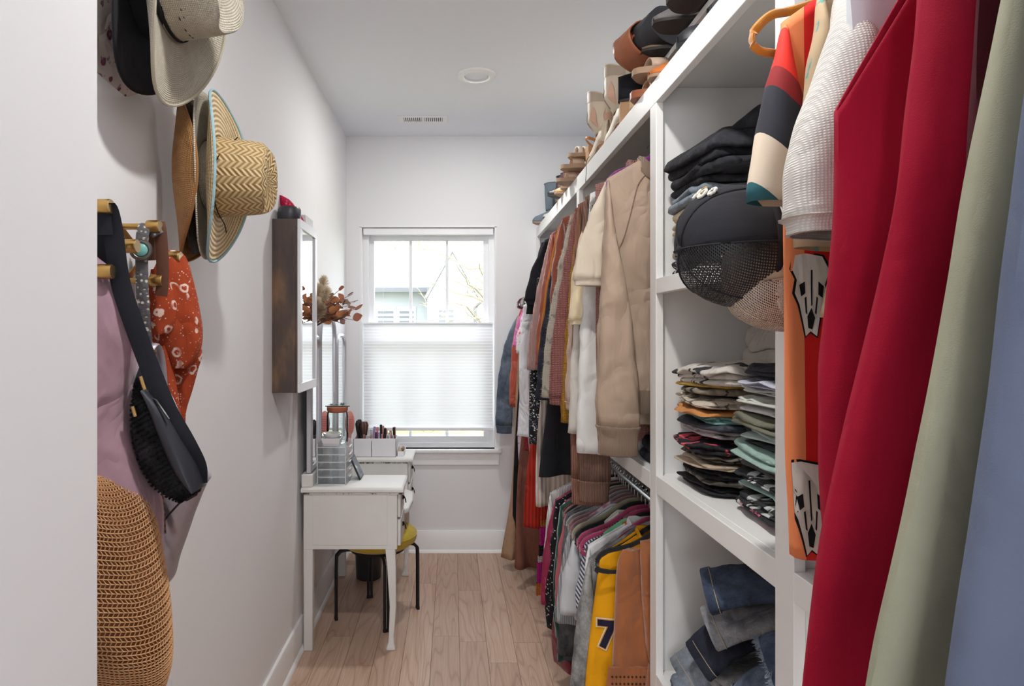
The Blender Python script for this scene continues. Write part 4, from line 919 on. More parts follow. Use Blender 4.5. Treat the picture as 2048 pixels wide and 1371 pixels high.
# ---- soft hanging shapes: rows of (py, px_left, px_right) at depth d
def drape(name, label, cat, m, rows, d, ty=.05, amp=.006, k=7, seed=1, group=None, tilt=0, sq=.9, n_sub=4, parent=None):
    rnd = random.Random(seed); q = [rnd.uniform(0, 6.28) for _ in range(5)]
    tab = [(EYE-(py-CY)*d/F, (pl-CX)*d/F, (pr-CX)*d/F) for py, pl, pr in rows]
    pts = smooth_path([(a, b, c) for a, b, c in tab], n_sub); base = V3(((pts[0].y+pts[0].z)/2, d, pts[-1].x)); rings = []; K = 40; N = len(pts)
    for i, (z, xl, xr) in enumerate(pts):
        u = i/(N-1); cx_, w_ = (xl+xr)/2, abs(xr-xl)/2; t_ = (ty if not isinstance(ty, list) else interp(ty, u)); ring = []
        for j in range(K):
            a = 2*math.pi*j/K; f = 1+amp*9*math.sin(k*a+q[0]+2.5*math.sin(3*u+q[1]))*(.4+.6*math.sin(math.pi*min(u*1.2, 1)))+.10*noise.noise((1.7*math.cos(a)+q[2], 1.7*math.sin(a), z*14+q[3]))
            ca, sa = math.cos(a), math.sin(a)
            ring.append((cx_+w_*math.copysign(abs(ca)**sq, ca)*(1+(f-1)*.35)-base.x, t_*f*math.copysign(abs(sa)**sq, sa)+tilt*u, z-base.z))
        rings.append(ring)
    b = MB(); b.loft(rings)
    if parent: 
        off = base-parent.location; b.xf(Matrix.Translation(off)); return b.obj(name, m, parent, smooth=70)
    o = b.obj(name, m, None, smooth=70, loc=base); return tag(o, label, cat, group)
M_mauve = fab('mauve_velvet', (176, 142, 156), 'suede', wr=.6, sheen=.25)
drape('velvet_robe', 'mauve velvet robe bunched behind the black bag strap', 'robe', M_mauve, [(515, 196, 208), (545, 178, 232), (600, 160, 262), (660, 150, 276), (690, 150, 277), (760, 150, 268), (830, 150, 262), (920, 150, 285), (1010, 150, 312), (1120, 150, 318), (1300, 160, 315)], 1.235, [(0, .03), (.2, .07), (1, .075)], amp=.010, k=6, seed=5)
M_rust = fab('rust_paisley_cotton', (176, 72, 38), 'paisley', (244, 214, 200), s=1.7, wr=.5)
bd = thing('bandana_scarf', 'rust orange paisley bandana scarf hanging from a brass peg', 'scarf', P(350, 515, 1.49))
drape('knot', None, None, M_rust, [(502, 335, 360), (520, 322, 372), (560, 306, 384), (610, 300, 396), (655, 300, 403), (690, 312, 402), (720, 330, 392), (735, 345, 380)], 1.478, [(0, .02), (.4, .05), (1, .03)], amp=.011, k=5, seed=8, parent=bd)
drape('fold', None, None, M_rust, [(540, 305, 330), (580, 300, 345), (625, 300, 352), (655, 306, 346), (668, 316, 336)], 1.43, .022, amp=.01, k=4, seed=2, parent=bd)
drape('tail', None, None, M_rust, [(640, 318, 372), (700, 322, 402), (740, 328, 394), (780, 336, 384), (820, 346, 372), (852, 360, 369)], 1.50, [(0, .03), (1, .012)], amp=.009, k=6, seed=11, parent=bd)
drape('tail', None, None, M_rust, [(690, 316, 340), (760, 324, 350), (820, 340, 360), (842, 350, 362)], 1.455, [(0, .02), (1, .012)], amp=.008, k=5, seed=12, parent=bd)
# beaded hat belt with turquoise concho, and a brown leather strap, both looped on pegs
def strap(name, label, cat, m, pts, w_, th=.0022, parent=None, side=(1, .2, 0), n=5):
    pts = smooth_path(pts, n); base = pts[-1].copy(); b = MB(); b.tube([p-base if not parent else p-parent.location for p in pts], 1.0, 8, flat=(w_, th), side=side)
    if parent: return b.obj(name, m, parent, smooth=50)
    return tag(b.obj(name, m, None, smooth=50, loc=base), label, cat)
def beaded():
    t = NT('beaded_band'); v = t.co(); ck = t.voronoi(v, 110); st = t.wave(v, 22, 0, 'Z')
    col = t.ramp(ck, [(.25, lin((226, 220, 208))), (.42, lin((90, 90, 96)))]); col = t.mix(t.ramp(st, [(.6, (0, 0, 0)), (.7, (1, 1, 1))]), col, C4((96, 92, 92))); t.color(col); t.bump(ck, .6, .002); t.set(Roughness=.5); return t.m
bb = thing('beaded_belt', 'grey beaded belt with a turquoise concho looped over a brass peg', 'belt', P(295, 455, 1.37))
strap('band', None, None, beaded(), [P(316, 470, 1.36), P(303, 452, 1.36), P(290, 452, 1.35), P(284, 480, 1.345), P(284, 560, 1.345), P(288, 640, 1.35), P(294, 700, 1.36)], .0125, parent=bb)
cp = P(282, 500, 1.335)-bb.location
m = MB(); m.lathe([(.021, 0), (.0225, .002), (.020, .005), (.016, .0055), (.014, .004)], 28, cap0=True, cap1=True); m.xf(Matrix.Translation(cp) @ Matrix.Rotation(.35, 4, 'Z') @ Matrix.Rotation(math.pi/2, 4, 'X')); cn = m.obj('concho', plain('oxidised_silver', (110, 106, 100), .35, .9, var=.2, nscale=300), bb)
m = MB(); m.lathe([(.0135, .003), (.0125, .006), (.008, .0085), (.002, .0095)], 24); m.xf(Matrix.Translation(cp) @ Matrix.Rotation(.35, 4, 'Z') @ Matrix.Rotation(math.pi/2, 4, 'X')); m.obj('turquoise_stone', plain('turquoise', (112, 176, 172), .3, var=.2, nscale=120), cn)
M_brown_l = plain('brown_leather', (88, 50, 32), .75, var=.1)
strap('leather_strap', 'plain brown leather strap looped over the peg beside the beaded belt', 'strap', M_brown_l, [P(306, 520, 1.40), P(303, 470, 1.40), P(309, 447, 1.39), P(319, 450, 1.375), P(324, 500, 1.372), P(325, 560, 1.372), P(322, 592, 1.372)], .0125)
# black sherpa sling bag
M_sherpa = fab('black_sherpa', (46, 47, 52), 'fuzzy', (70, 72, 78), wr=.2); M_blkl = plain('black_leather', (44, 46, 54), .38, var=.1, bump=.25, nscale=60); M_strap = fab('black_webbing', (36, 38, 46), 'plain', wr=.05)
sb = thing('sling_bag', 'black teddy fleece sling bag with leather panel on a wide black strap', 'bag', P(330, 990, 1.24))
def sling():
    # crescent: spine from top (285,760) to bottom (375,985)
    sp = [(284, 752, 12), (290, 775, 20), (298, 812, 33), (312, 860, 44), (332, 910, 49), (354, 952, 44), (374, 982, 28), (384, 996, 12)]
    rings = []; pth = smooth_path([(a, b, c) for a, b, c in sp], 5)
    for i, (px, py, r) in enumerate(pth):
        u = i/(len(pth)-1); c = P(px, py, 1.235)-sb.location; rr = r*1.235/F; dx, dz = V3((.86, 0, .50)), V3((0, 1, 0))
        rings.append([c+dx*(rr*math.cos(2*math.pi*k/28)*(1+.05*noise.noise((k*.9, i*.8, 3))))+dz*(.045*math.sin(math.pi*min(1, max(.06, u)))**.6*math.sin(2*math.pi*k/28)*(1+.06*noise.noise((k*.9, i*.8, 9)))) for k in range(28)])
    b = MB(); b.loft(rings); o = b.obj('body', M_sherpa, sb, smooth=80)
    fz = MB(); rnd = random.Random(2)
    for i in range(6000):
        a = rnd.randrange(2, len(rings)-2); k = rnd.randrange(28); p = rings[a][k]; n_ = (p-sum(rings[a], V3())/28).normalized(); p = p.lerp(rings[a][(k+1) % 28], rnd.random()); dr = (n_+V3((rnd.uniform(-1, 1), rnd.uniform(-1, 1), rnd.uniform(-1, 1)))*.8).normalized(); sd = dr.cross(V3((rnd.random(), rnd.random(), 1))).normalized()*.0016
        fz.add([p-sd, p+sd, p+dr*.0048+sd*.6, p+dr*.004-sd*.6], [(0, 1, 2, 3)])
    tag(fz.obj('fleece_tufts', M_sherpa, o, smooth=0), kind='stuff')
    rings = []
    for px, py, r in smooth_path([(298, 778, 6), (318, 812, 14), (336, 850, 20), (356, 895, 22), (374, 935, 20), (390, 965, 12), (398, 978, 5)], 5):
        c = P(px, py, 1.215)-sb.location; rr = r*1.215/F; rings.append([c+V3((.88, 0, .46))*(rr*math.cos(2*math.pi*k/20))+V3((0, 1, 0))*(.034*math.sin(2*math.pi*k/20)) for k in range(20)])
    b = MB(); b.loft(rings); b.obj('leather_panel', M_blkl, sb, smooth=80)
sling()
strap('shoulder_strap', None, None, M_strap, [P(206, 470, 1.17), P(202, 430, 1.165), P(207, 416, 1.165), P(216, 418, 1.17), P(226, 460, 1.18), P(240, 560, 1.19), P(265, 640, 1.195), P(300, 735, 1.20), P(335, 820, 1.20), P(372, 885, 1.205), P(394, 930, 1.22), P(396, 965, 1.23)], .017, .003, parent=sb, side=(1, .25, 0))
strap('rear_strap', None, None, M_strap, [P(202, 430, 1.175), P(198, 470, 1.20), P(212, 600, 1.25), P(240, 700, 1.26), P(280, 760, 1.245)], .016, .003, parent=sb, side=(1, .25, 0))
M_gold = plain('gold_hardware', (206, 172, 112), .25, 1.0, var=0)
m = MB(); m.tube([P(283, 752, 1.20)-sb.location, P(289, 772, 1.20)-sb.location, P(295, 788, 1.20)-sb.location], .0052, 10); m.obj('clasp', M_gold, sb)
m = MB(); m.tube([P(266, 812, 1.19)-sb.location, P(272, 832, 1.19)-sb.location], .0045, 10); m.obj('zip_pull', M_gold, sb)
m = MB(); m.tube([P(288, 790, 1.20)-sb.location, P(312, 800, 1.19)-sb.location, P(338, 838, 1.185)-sb.location], .0022, 6); m.obj('zip', plain('dark_zip', (30, 30, 34), .4), sb)
# grey metallic leather tote
M_pewter = plain('pewter_leather', (172, 166, 176), .34, .45, var=.12, bump=.5, nscale=90)
tb = thing('tote_bag', 'pewter grey leather tote bag hanging behind the black sling bag', 'bag', P(330, 1160, 1.40))
def poly_bag(name, poly, d, th, m, parent, puff=.02, tw=.0):
    c = (sum(p[0] for p in poly)/len(poly), sum(p[1] for p in poly)/len(poly)); pts = smooth_path([(a, b, 0) for a, b in poly+[poly[0]]], 6)[:-1]; rings = []
    for k, off in ((.02, -1.0), (.5, -.95), (.85, -.75), (.985, -.35), (1.0, 0), (.985, .35), (.85, .75), (.5, .95), (.02, 1.0)):
        rings.append([P(c[0]+(p.x-c[0])*k, c[1]+(p.y-c[1])*k, d)-parent.location+V3((0, off*th+.010*noise.noise((p.x*.02, p.y*.02, off)), 0)) for p in pts])
    b = MB(); b.loft(rings); return b.obj(name, m, parent, smooth=60)
poly_bag('body', [(308, 765), (330, 780), (352, 830), (380, 890), (416, 950), (410, 970), (385, 1030), (360, 1100), (338, 1165), (318, 1150), (290, 1080), (270, 980), (275, 880), (290, 800)], 1.39, .055, M_pewter, tb)
strap('handle', None, None, M_pewter, [P(300, 790, 1.34), P(296, 740, 1.335), P(300, 700, 1.34), P(312, 690, 1.36), P(322, 720, 1.38), P(328, 790, 1.39)], .009, .004, parent=tb)
strap('seam_piping', None, None, plain('dark_piping', (48, 44, 52), .4), [P(412, 955, 1.335), P(380, 985, 1.325), P(350, 1015, 1.325), P(318, 1052, 1.33)], .0022, .0022, parent=tb)
strap('checked_strap', 'brown checked webbing strap hanging between robe and pewter tote', 'strap', fab('brown_check', (126, 92, 66), 'plaid', (40, 30, 44), (40, 30, 44), s=4), [P(296, 700, 1.32), P(300, 800, 1.31), P(306, 930, 1.31), P(312, 1010, 1.31), P(316, 1068, 1.31)], .016)
# orange string market bag: a real net of cords over a tan lining
nbg = thing('net_bag', 'tan orange crocheted net bag hanging lowest on the rack', 'bag', P(265, 1400, 1.20))
M_net = fab('tan_orange_cord', (222, 174, 128), 'plain', wr=0); M_lining = fab('tan_lining', (158, 110, 74), 'plain')
def net():
    rows = [(926, 186, 200), (945, 150, 236), (985, 140, 278), (1050, 135, 302), (1130, 132, 318), (1210, 130, 332), (1290, 130, 339), (1340, 135, 338), (1390, 150, 322), (1430, 190, 290)]
    d = 1.20; tab = [V3((EYE-(a-CY)*d/F, (b-CX)*d/F, (c-CX)*d/F)) for a, b, c in rows]; pts = smooth_path(tab, 9); K = 74; rings = []; inner = []
    for i, (z, xl, xr) in enumerate(pts):
        c = (xl+xr)/2; w_ = (xr-xl)/2; u = i/(len(pts)-1); ty = .075*math.sin(math.pi*min(1, .15+u*.8))**.7+.01
        def pt(a, s): 
            n1 = noise.noise((2*math.cos(a), 2*math.sin(a), z*9))*.008
            return V3((c+w_*s*math.cos(a), d+(ty*s+n1)*math.sin(a), z+.006*math.sin(3*a)))-nbg.location
        rings.append([pt(2*math.pi*(k+.5*(i % 2))/K, 1.0) for k in range(K)]); inner.append([pt(2*math.pi*k/K, .93) for k in range(K)])
    b = MB(); n = K
    for r in rings: b.v += [tuple(p) for p in r]
    for i in range(len(rings)-1):                           # staggered rows give diamond-like holes
        for k in range(n): b.f.append((i*n+k, i*n+(k+1) % n, (i+1)*n+(k+1) % n, (i+1)*n+k))
    o = b.obj('net', M_net, nbg, smooth=0); w_ = o.modifiers.new('cord', 'WIREFRAME'); w_.thickness = .0030; w_.use_even_offset = False
    o['kind'] = 'stuff'
    b = MB(); b.loft(inner[6:]); b.obj('lining', M_lining, nbg, smooth=70)
net()
drape('cotton_cloth', 'white cotton cloth corner showing below the net bag', 'cloth', fab('white_muslin', (230, 228, 232)), [(1330, 318, 336), (1371, 312, 342), (1420, 306, 346)], 1.27, .02, seed=4)
# ================================================================== jewellery cabinet, vanity, stool and what stands on them
def mirror_mat():
    t = NT('mirror_silver'); t.set(Metallic=1.0, Roughness=.015); t.color((.93, .94, .95, 1)); return t.m
M_mirror = mirror_mat()
def dark_wood():
    t = NT('smoky_brown_wood'); v = t.co(); n = t.noise(t.co((1, 1, .35)), 11, 4, .6); g = t.noise(t.co((60, 60, 3)), 1, 3)
    col = t.ramp(n, [(.35, lin((72, 62, 62))), (.52, lin((94, 76, 66))), (.68, lin((140, 106, 78)))]); col = t.mix(t.math('MULTIPLY', g, .5), col, C4((58, 48, 46))); t.color(col); t.set(Roughness=.4); t.bump(g, .1, .001); return t.m
M_dw = dark_wood()
CY0, CY1, CZ0, CZ1, CXF = 2.53, 2.842, 1.216, 1.894, -.592
jc = thing('jewellery_cabinet', 'dark wood wall cabinet with white-framed mirror door', 'cabinet', (XL, (CY0+CY1)/2, CZ0))
def lo(a): return (a[0]-XL, a[1]-(CY0+CY1)/2, a[2]-CZ0)
part('body', lo((XL, CY0, CZ0)), lo((CXF-.018, CY1, CZ1)), jc, M_dw, .002)
dr = part('door', lo((CXF-.018, CY0, CZ0)), lo((CXF-.012, CY1, CZ1)), jc, M_dw, .001)
M_silver = plain('white_door_frame', (232, 233, 238), .35, var=.01)
fw = .036
for a, b in (((CXF-.012, CY0, CZ0), (CXF, CY1, CZ0+fw)), ((CXF-.012, CY0, CZ1-fw), (CXF, CY1, CZ1)), ((CXF-.012, CY0, CZ0+fw), (CXF, CY0+fw, CZ1-fw)), ((CXF-.012, CY1-fw, CZ0+fw), (CXF, CY1, CZ1-fw))):
    part('door_frame', lo(a), lo(b), dr, M_silver, .0015)
part('mirror', lo((CXF-.0118, CY0+fw, CZ0+fw)), lo((CXF-.007, CY1-fw, CZ1-fw)), dr, M_mirror, 0)
# on top of the cabinet
m = MB(); m.lathe([(.043, 0), (.045, .003), (.045, .048), (.040, .056), (.012, .060)], 30); tag(m.obj('round_tin', plain('black_tin', (52, 52, 58), .4), None, loc=(-.652, 2.60, CZ1)), 'round black tin standing on top of the dark wood cabinet', 'tin')
tag(MB().box((-.03, -.07, 0), (.03, .07, .040)).obj('gift_box', plain('pale_card', (214, 214, 216), .6), None, bevel=.002, loc=(-.632, 2.735, CZ1)), 'small pale box beside the black tin on the cabinet', 'box')
drape('lace_garment', 'crimson pink lace piece draped behind the black tin', 'lingerie', fab('crimson_lace_net', (206, 40, 82), 'floral', (232, 120, 146), (180, 20, 60), s=2), [(392, 560, 566), (400, 560, 580), (412, 562, 590), (428, 566, 600), (440, 584, 607), (447, 596, 606)], 2.66, .02, seed=6)
# ---- vanity
def chalk():
    t = NT('chalky_white_paint'); v = t.co(); n = t.noise(v, 5, 4); ch = t.noise(t.co((1, 1, 1)), 48, 5, .7)
    col = t.mix(n, C4((214, 212, 208)), C4((232, 231, 229)))
    t.color(col); t.set(Roughness=.5); return t.m
def worn():
    t = NT('worn_paint_edge'); v = t.co((1, 1, 1)); ch = t.noise(t.co((38, 38, 8)), 1, 5, .7)
    t.color(t.mix(t.ramp(ch, [(.50, (0, 0, 0)), (.54, (1, 1, 1))]), C4((206, 203, 198)), C4((62, 50, 42)))); t.set(Roughness=.7); return t.m
M_worn = worn()
M_chalk = chalk()
VY0, VY1, VX0, VX1, VH = 2.945, 3.917, -.688, -.222, .748
PN, PF = 3.222, 3.643                                  # inner ends of the near and far pedestal
va = thing('vanity_table', 'worn white drop-centre vanity table with cabriole legs against the wall', 'vanity', (-.455, 3.43, 0))
def lv(x, y, z): return (x+.455, y-3.43, z)
def top_board(y0, y1, z, name):
    m = MB(); prof = []
    for zz, ins in ((z-.026, .008), (z-.020, .0), (z-.010, .0), (z-.004, .004), (z, .012)):
        prof.append([lv(VX0+(0 if 0 else ins*.2), y0+ins, zz), lv(VX1-ins, y0+ins, zz), lv(VX1-ins, y1-ins, zz), lv(VX0+ins*.2, y1-ins, zz)])
    m.loft(prof); o = m.obj(name, M_chalk, va, smooth=30)
    e = MB(); e.box(lv(VX0+.01, y0+.0035, z-.031), lv(VX1-.006, y0+.012, z-.0255)); e.obj('worn_edge', M_worn, o, smooth=0); return o
top_board(VY0, PN, VH, 'table_top'); top_board(PF, VY1, VH, 'table_top')
M_pull = plain('dark_bronze_pull', (48, 42, 40), .35, .8, var=.1)
for y0, y1 in ((VY0+.012, PN-.008), (PF+.008, VY1-.012)):
    m = MB(); m.box(lv(VX0+.01, y0, .465), lv(VX1-.030, y1, VH-.026)); m.obj('pedestal_case', M_chalk, va, bevel=.002)
    for yy in ((y0,) if y0 < 3.4 else (y0,)):
        m = MB(); m.box(lv(VX0+.052, yy-.0025, .485), lv(VX1-.075, yy+.001, VH-.032)); m.obj('side_panel', M_chalk, va, bevel=.001)
    for z0, z1 in ((.605, .716), (.475, .595)):
        m = MB(); m.box(lv(VX1-.030, y0+.018, z0), lv(VX1-.015, y1-.018, z1)); dw = m.obj('drawer', M_chalk, va, bevel=.004)
        yc, zc = (y0+y1)/2, (z0+z1)/2+.01
        m = MB(); m.lathe([(.010, 0), (.012, .003), (.006, .008)], 14); m.xf(Matrix.Translation(lv(VX1-.015, yc, zc)) @ Matrix.Rotation(math.pi/2, 4, 'Y')); k_ = m.obj('pull_plate', M_pull, dw)
        m = MB(); m.tube(smooth_path([lv(VX1-.008, yc, zc+.006), lv(VX1-.001, yc-.008, zc-.012), lv(VX1+.001, yc, zc-.026), lv(VX1-.001, yc+.008, zc-.012), lv(VX1-.008, yc, zc+.006)], 5), .0022, 6); m.obj('drop_pull', M_pull, dw)
# drop centre
m = MB(); rr = []
for zz, ins in ((.545, .01), (.552, .0), (.566, 0), (.572, .006)):
    rr.append([lv(VX0+.02, PN-.008, zz), lv(VX1-.03-ins, PN-.008, zz), lv(VX1+.004-ins, PN+.04, zz), lv(VX1+.012-ins, 3.43, zz), lv(VX1+.004-ins, PF-.04, zz), lv(VX1-.03-ins, PF+.008, zz), lv(VX0+.02, PF+.008, zz)])
m.loft(rr); m.obj('centre_shelf', M_chalk, va, smooth=40)
m = MB(); m.box(lv(VX0+.03, PN-.006, .485), lv(VX1-.035, PF+.006, .545)); m.obj('centre_apron', M_chalk, va, bevel=.003)
def vleg(x, y, front):
    m = MB(); rings = []
    prof = [(0.0, .0150), (.006, .0175), (.016, .0155), (.03, .0125), (.06, .0115), (.2, .0145), (.38, .020), (.47, .023), (.56, .023)] if front else [(0, .0195), (.004, .021), (.25, .0205), (.56, .022)]
    for z, r in prof:
        off = (.020*math.sin(math.pi*min(1, z/.47))**1.2-.004*(z < .03)) if front else 0
        ex = .008*(1-smoothstep(.0, .05, z)) if front else 0
        rings.append([lv(x+sx*r+(off if front else 0)*.6+ex*(.5+.5*sx), y+sy*r*.92, z) for sx, sy in ((-1, -1), (1, -1), (1, 1), (-1, 1))])
    m.loft(rings); o = m.obj('leg', M_chalk, va, smooth=40, bevel=.004); return o
for y in (VY0+.034, VY1-.034):
    vleg(VX0+.030, y, False); vleg(VX1-.062, y, True)
# mirror base ledges and triple mirror
m = MB(); m.box(lv(VX0, VY0+.01, VH), lv(VX0+.052, PN, VH+.058)); m.obj('mirror_ledge', M_chalk, va, bevel=.004)
m = MB(); m.box(lv(VX0, PF, VH), lv(VX0+.052, VY1-.01, VH+.058)); m.obj('mirror_ledge', M_chalk, va, bevel=.004)
m = MB(); m.box(lv(VX0, PN, .572), lv(VX0+.03, PF, VH+.058)); m.obj('mirror_ledge', M_chalk, va, bevel=.004)
M_mfr = plain('silver_mirror_frame', (206, 208, 214), .3, .4, var=.03)
def arch_mirror(y0, y1, z0, z1, x, lean):
    """arched frame with a bead and a mirror pane, facing +x"""
    yc, w_ = (y0+y1)/2, (y1-y0)/2; r = min(w_*.62, .13)
    def outl(ins):
        p = [(y0+ins, z0+ins)]
        rr = max(.01, r-ins)
        p += [(y0+r-rr*math.cos(a), z1-r+rr*math.sin(a)) for a in [math.pi/2*i/8 for i in range(9)]]
        p += [(y1-r+rr*math.sin(a), z1-r+rr*math.cos(a)) for a in [math.pi/2*i/8 for i in range(9)]]
        return p+[(y1-ins, z0+ins)]
    def X(y): return x+lean*(y-yc)
    o1, o2 = outl(0), outl(.022); m = MB(); rows = []
    for pts, dx in ((o1, -.008), (o1, .010), ([( (a[0]*.5+b[0]*.5), (a[1]*.5+b[1]*.5)) for a, b in zip(o1, o2)], .018), (o2, .010), (o2, -.008)):
        rows.append([lv(X(y)+dx, y, z) for y, z in pts])
    m.grid(rows, True); m.grid([rows[-1], rows[0]], True); fr = m.obj('mirror_frame', M_mfr, va, smooth=50)
    m = MB(); m.loft([[lv(X(y)+dx, y, z) for y, z in o2] for dx in (.002, .006)]); m.obj('mirror_pane', M_mirror, fr, smooth=20)
arch_mirror(2.968, 3.198, .81, 1.44, -.660, -.02); arch_mirror(3.215, 3.640, .76, 1.545, -.665, 0); arch_mirror(3.655, 3.915, .81, 1.445, -.658, .02)
# ---- stool
M_yel2 = fab('ochre_yellow_velvet', (206, 178, 60), 'suede', wr=.15, sheen=.2); M_blkm = plain('black_steel', (28, 28, 31), .42, .3, var=.05)
st = thing('stool', 'round ochre yellow cushioned stool with four black steel legs', 'stool', (-.386, 3.355, 0))
m = MB(); m.lathe([(.03, .352), (.10, .352), (.165, .362), (.197, .385), (.203, .408), (.197, .428), (.170, .448), (.12, .462), (.06, .468), (.01, .469)], 48); cu = m.obj('cushion', M_yel2, st)
m = MB(); m.tube([(.2015*math.cos(2*math.pi*k/48), .2015*math.sin(2*math.pi*k/48), .418) for k in range(49)], .0028, 6, caps=False); m.obj('piping', M_yel2, cu)
m = MB(); m.lathe([(.14, .338), (.145, .352)], 32); m.obj('base_plate', M_blkm, st)
for a0 in (R(-72), R(18), R(108), R(198)):
    c, s_ = math.cos(a0), math.sin(a0); tn = V3((-s_, c, 0))
    for sd in (-1, 1):
        m = MB(); m.tube(smooth_path([V3((c*.10, s_*.10, .345)), V3((c*.175, s_*.175, .347)), V3((c*.203, s_*.203, .33)), V3((c*.212, s_*.212, .29)), V3((c*.213, s_*.213, .012))], 5), .0075, 10); m.xf(Matrix.Translation(tn*sd*.009)); lg = m.obj('leg', M_blkm, st)
        m = MB(); m.lathe([(.0088, 0), (.0088, .014)], 12, c=tuple(V3((c*.213, s_*.213, 0))+tn*sd*.009)); m.obj('foot_cap', plain('black_rubber', (20, 20, 20), .7), lg)
# ---- waste bin
wb = thing('waste_bin', 'small black waste bin on the floor behind the stool', 'bin', (-.4975, 3.86, 0))
m = MB(); m.lathe([(.070, .0), (.074, .004), (.082, .20), (.084, .205), (.080, .205), (.072, .01)], 32); m.obj('bucket', plain('black_bin_metal', (40, 40, 44), .4), wb)
m = MB(); m.lathe([(.0845, .198), (.086, .203), (.0845, .208)], 32, cap0=False, cap1=False); m.obj('rim', M_blkm, wb)
# ---- acrylic drawers
def acrylic():
    t = NT('clear_acrylic'); tr = t.n('BsdfTransparent'); tr.inputs[0].default_value = (.985, .99, .99, 1); gl = t.n('BsdfGlossy'); gl.inputs['Roughness'].default_value = .05
    df = t.n('BsdfTranslucent'); df.inputs[0].default_value = (.95, .96, .98, 1); fr = t.n('LayerWeight'); fr.inputs[0].default_value = .18
    m1 = t.n('MixShader'); m1.inputs[0].default_value = .16; t.l(tr.outputs[0], m1.inputs[1]); t.l(df.outputs[0], m1.inputs[2])
    m2 = t.n('MixShader'); t.l(t.math('MULTIPLY', fr.outputs[0], .35), m2.inputs[0]); t.l(m1.outputs[0], m2.inputs[1]); t.l(gl.outputs[0], m2.inputs[2]); t.l(m2.outputs[0], t.out.inputs['Surface']); return t.m
M_acr = acrylic(); M_acre = plain('acrylic_edge', (236, 240, 246), .15, var=0)
OY0, OY1, OX0, OX1 = 3.0, 3.17, -.625, -.492
ao = thing('acrylic_organizer', 'clear acrylic five-drawer organizer standing on the near end of the vanity', 'organizer', ((OX0+OX1)/2, (OY0+OY1)/2, VH))
hx, hy = (OX1-OX0)/2, (OY1-OY0)/2
dh = .0345
for a, b in (((-hx, -hy, 0), (-hx+.003, hy, 5*dh+.02)), ((hx-.003, -hy, 0), (hx, hy, 5*dh+.02))): pass
for a, b in (((-hx, -hy, 0), (hx, -hy+.003, 5*dh+.018)), ((-hx, hy-.003, 0), (hx, hy, 5*dh+.018)), ((-hx, -hy, 0), (-hx+.003, hy, 5*dh+.018))): part('side_wall', a, b, ao, M_acr, 0)
for k in range(6): part('divider', (-hx, -hy, k*dh), (hx, hy, k*dh+.0028), ao, M_acr, 0); part('divider_edge', (-hx, -hy-.0006, k*dh), (hx, -hy, k*dh+.0028), ao, M_acre, 0)
part('corner_edge', (hx-.0025, -hy-.0006, 0), (hx, -hy+.001, 5*dh), ao, M_acre, 0); part('corner_edge', (-hx, -hy-.0006, 0), (-hx+.0025, -hy+.001, 5*dh+.018), ao, M_acre, 0)
for k in range(5):
    dq = part('drawer', (-hx+.006, -hy+.006, k*dh+.005), (hx+.004, hy-.006, k*dh+.008), ao, M_acr, 0)
    part('drawer_front', (hx, -hy+.004, k*dh+.005), (hx+.005, hy-.004, k*dh+.031), dq, M_acr, .001)
    part('drawer_side', (-hx+.006, -hy+.006, k*dh+.008), (hx, -hy+.0085, k*dh+.029), dq, M_acr, 0)
    part('drawer_lip', (hx+.005, -hy+.05, k*dh+.027), (hx+.012, hy-.05, k*dh+.031), dq, M_acre, .001)
ZO = VH+5*dh+.003
# white dish on a square pot, jar with cork lid and succulents
m = MB(); m.loft([[(sx*r, sy*r, z) for sx, sy in ((-1, -1), (1, -1), (1, 1), (-1, 1))] for r, z in ((.034, 0), (.044, .038), (.041, .038), (.032, .006))]); tag(m.obj('square_pot', plain('white_ceramic', (236, 236, 238), .2, var=.01), None, bevel=.003, loc=(-.563, 3.045, ZO)), 'small white square ceramic pot on top of the acrylic organizer', 'pot')
m = MB(); m.lathe([(.02, 0), (.03, .001), (.043, .016), (.045, .02), (.042, .018), (.028, .005), (.005, .004)], 32); tag(m.obj('trinket_dish', plain('white_glazed_dish', (240, 240, 240), .15, var=.01), None, loc=(-.563, 3.045, ZO+.0385)), 'shallow white trinket dish balanced on the square pot', 'dish')
jr_ = thing('glass_jar', 'clear glass jar with cork lid standing on the acrylic organizer', 'jar', (-.553, 3.125, ZO))
M_jar = glassmat('jar_glass', (.96, .975, .97), 1.4)
m = MB(); m.lathe([(.044, 0), (.050, .004), (.052, .02), (.052, .125), (.049, .142), (.047, .150), (.0445, .150), (.047, .14), (.0495, .125), (.0495, .02), (.046, .006)], 40); m.obj('glass', M_jar, jr_)
m = MB(); m.lathe([(.044, .146), (.048, .151), (.050, .156), (.050, .170), (.047, .172)], 40); m.obj('cork_lid', plain('terracotta_cork', (176, 104, 76), .7, var=.15, nscale=200), jr_)
m = MB(); m.lathe([(.020, 0), (.0215, .002), (.0215, .016), (.0195, .018)], 24); tag(m.obj('compact_tin', plain('black_lacquer', (28, 28, 32), .2), None, loc=(-.553, 3.125, ZO+.006)), 'small black compact standing inside the glass jar', 'compact')
tag(MB().prism([(.06*math.cos(a), .022*math.sin(a)) for a in [2*math.pi*k/20 for k in range(20)]], 0, .003).obj('wooden_tray', plain('dark_slate', (70, 66, 64), .7), None, loc=(-.553, 3.125, ZO+.172)), 'thin dark tray under the succulents on the jar lid', 'tray')
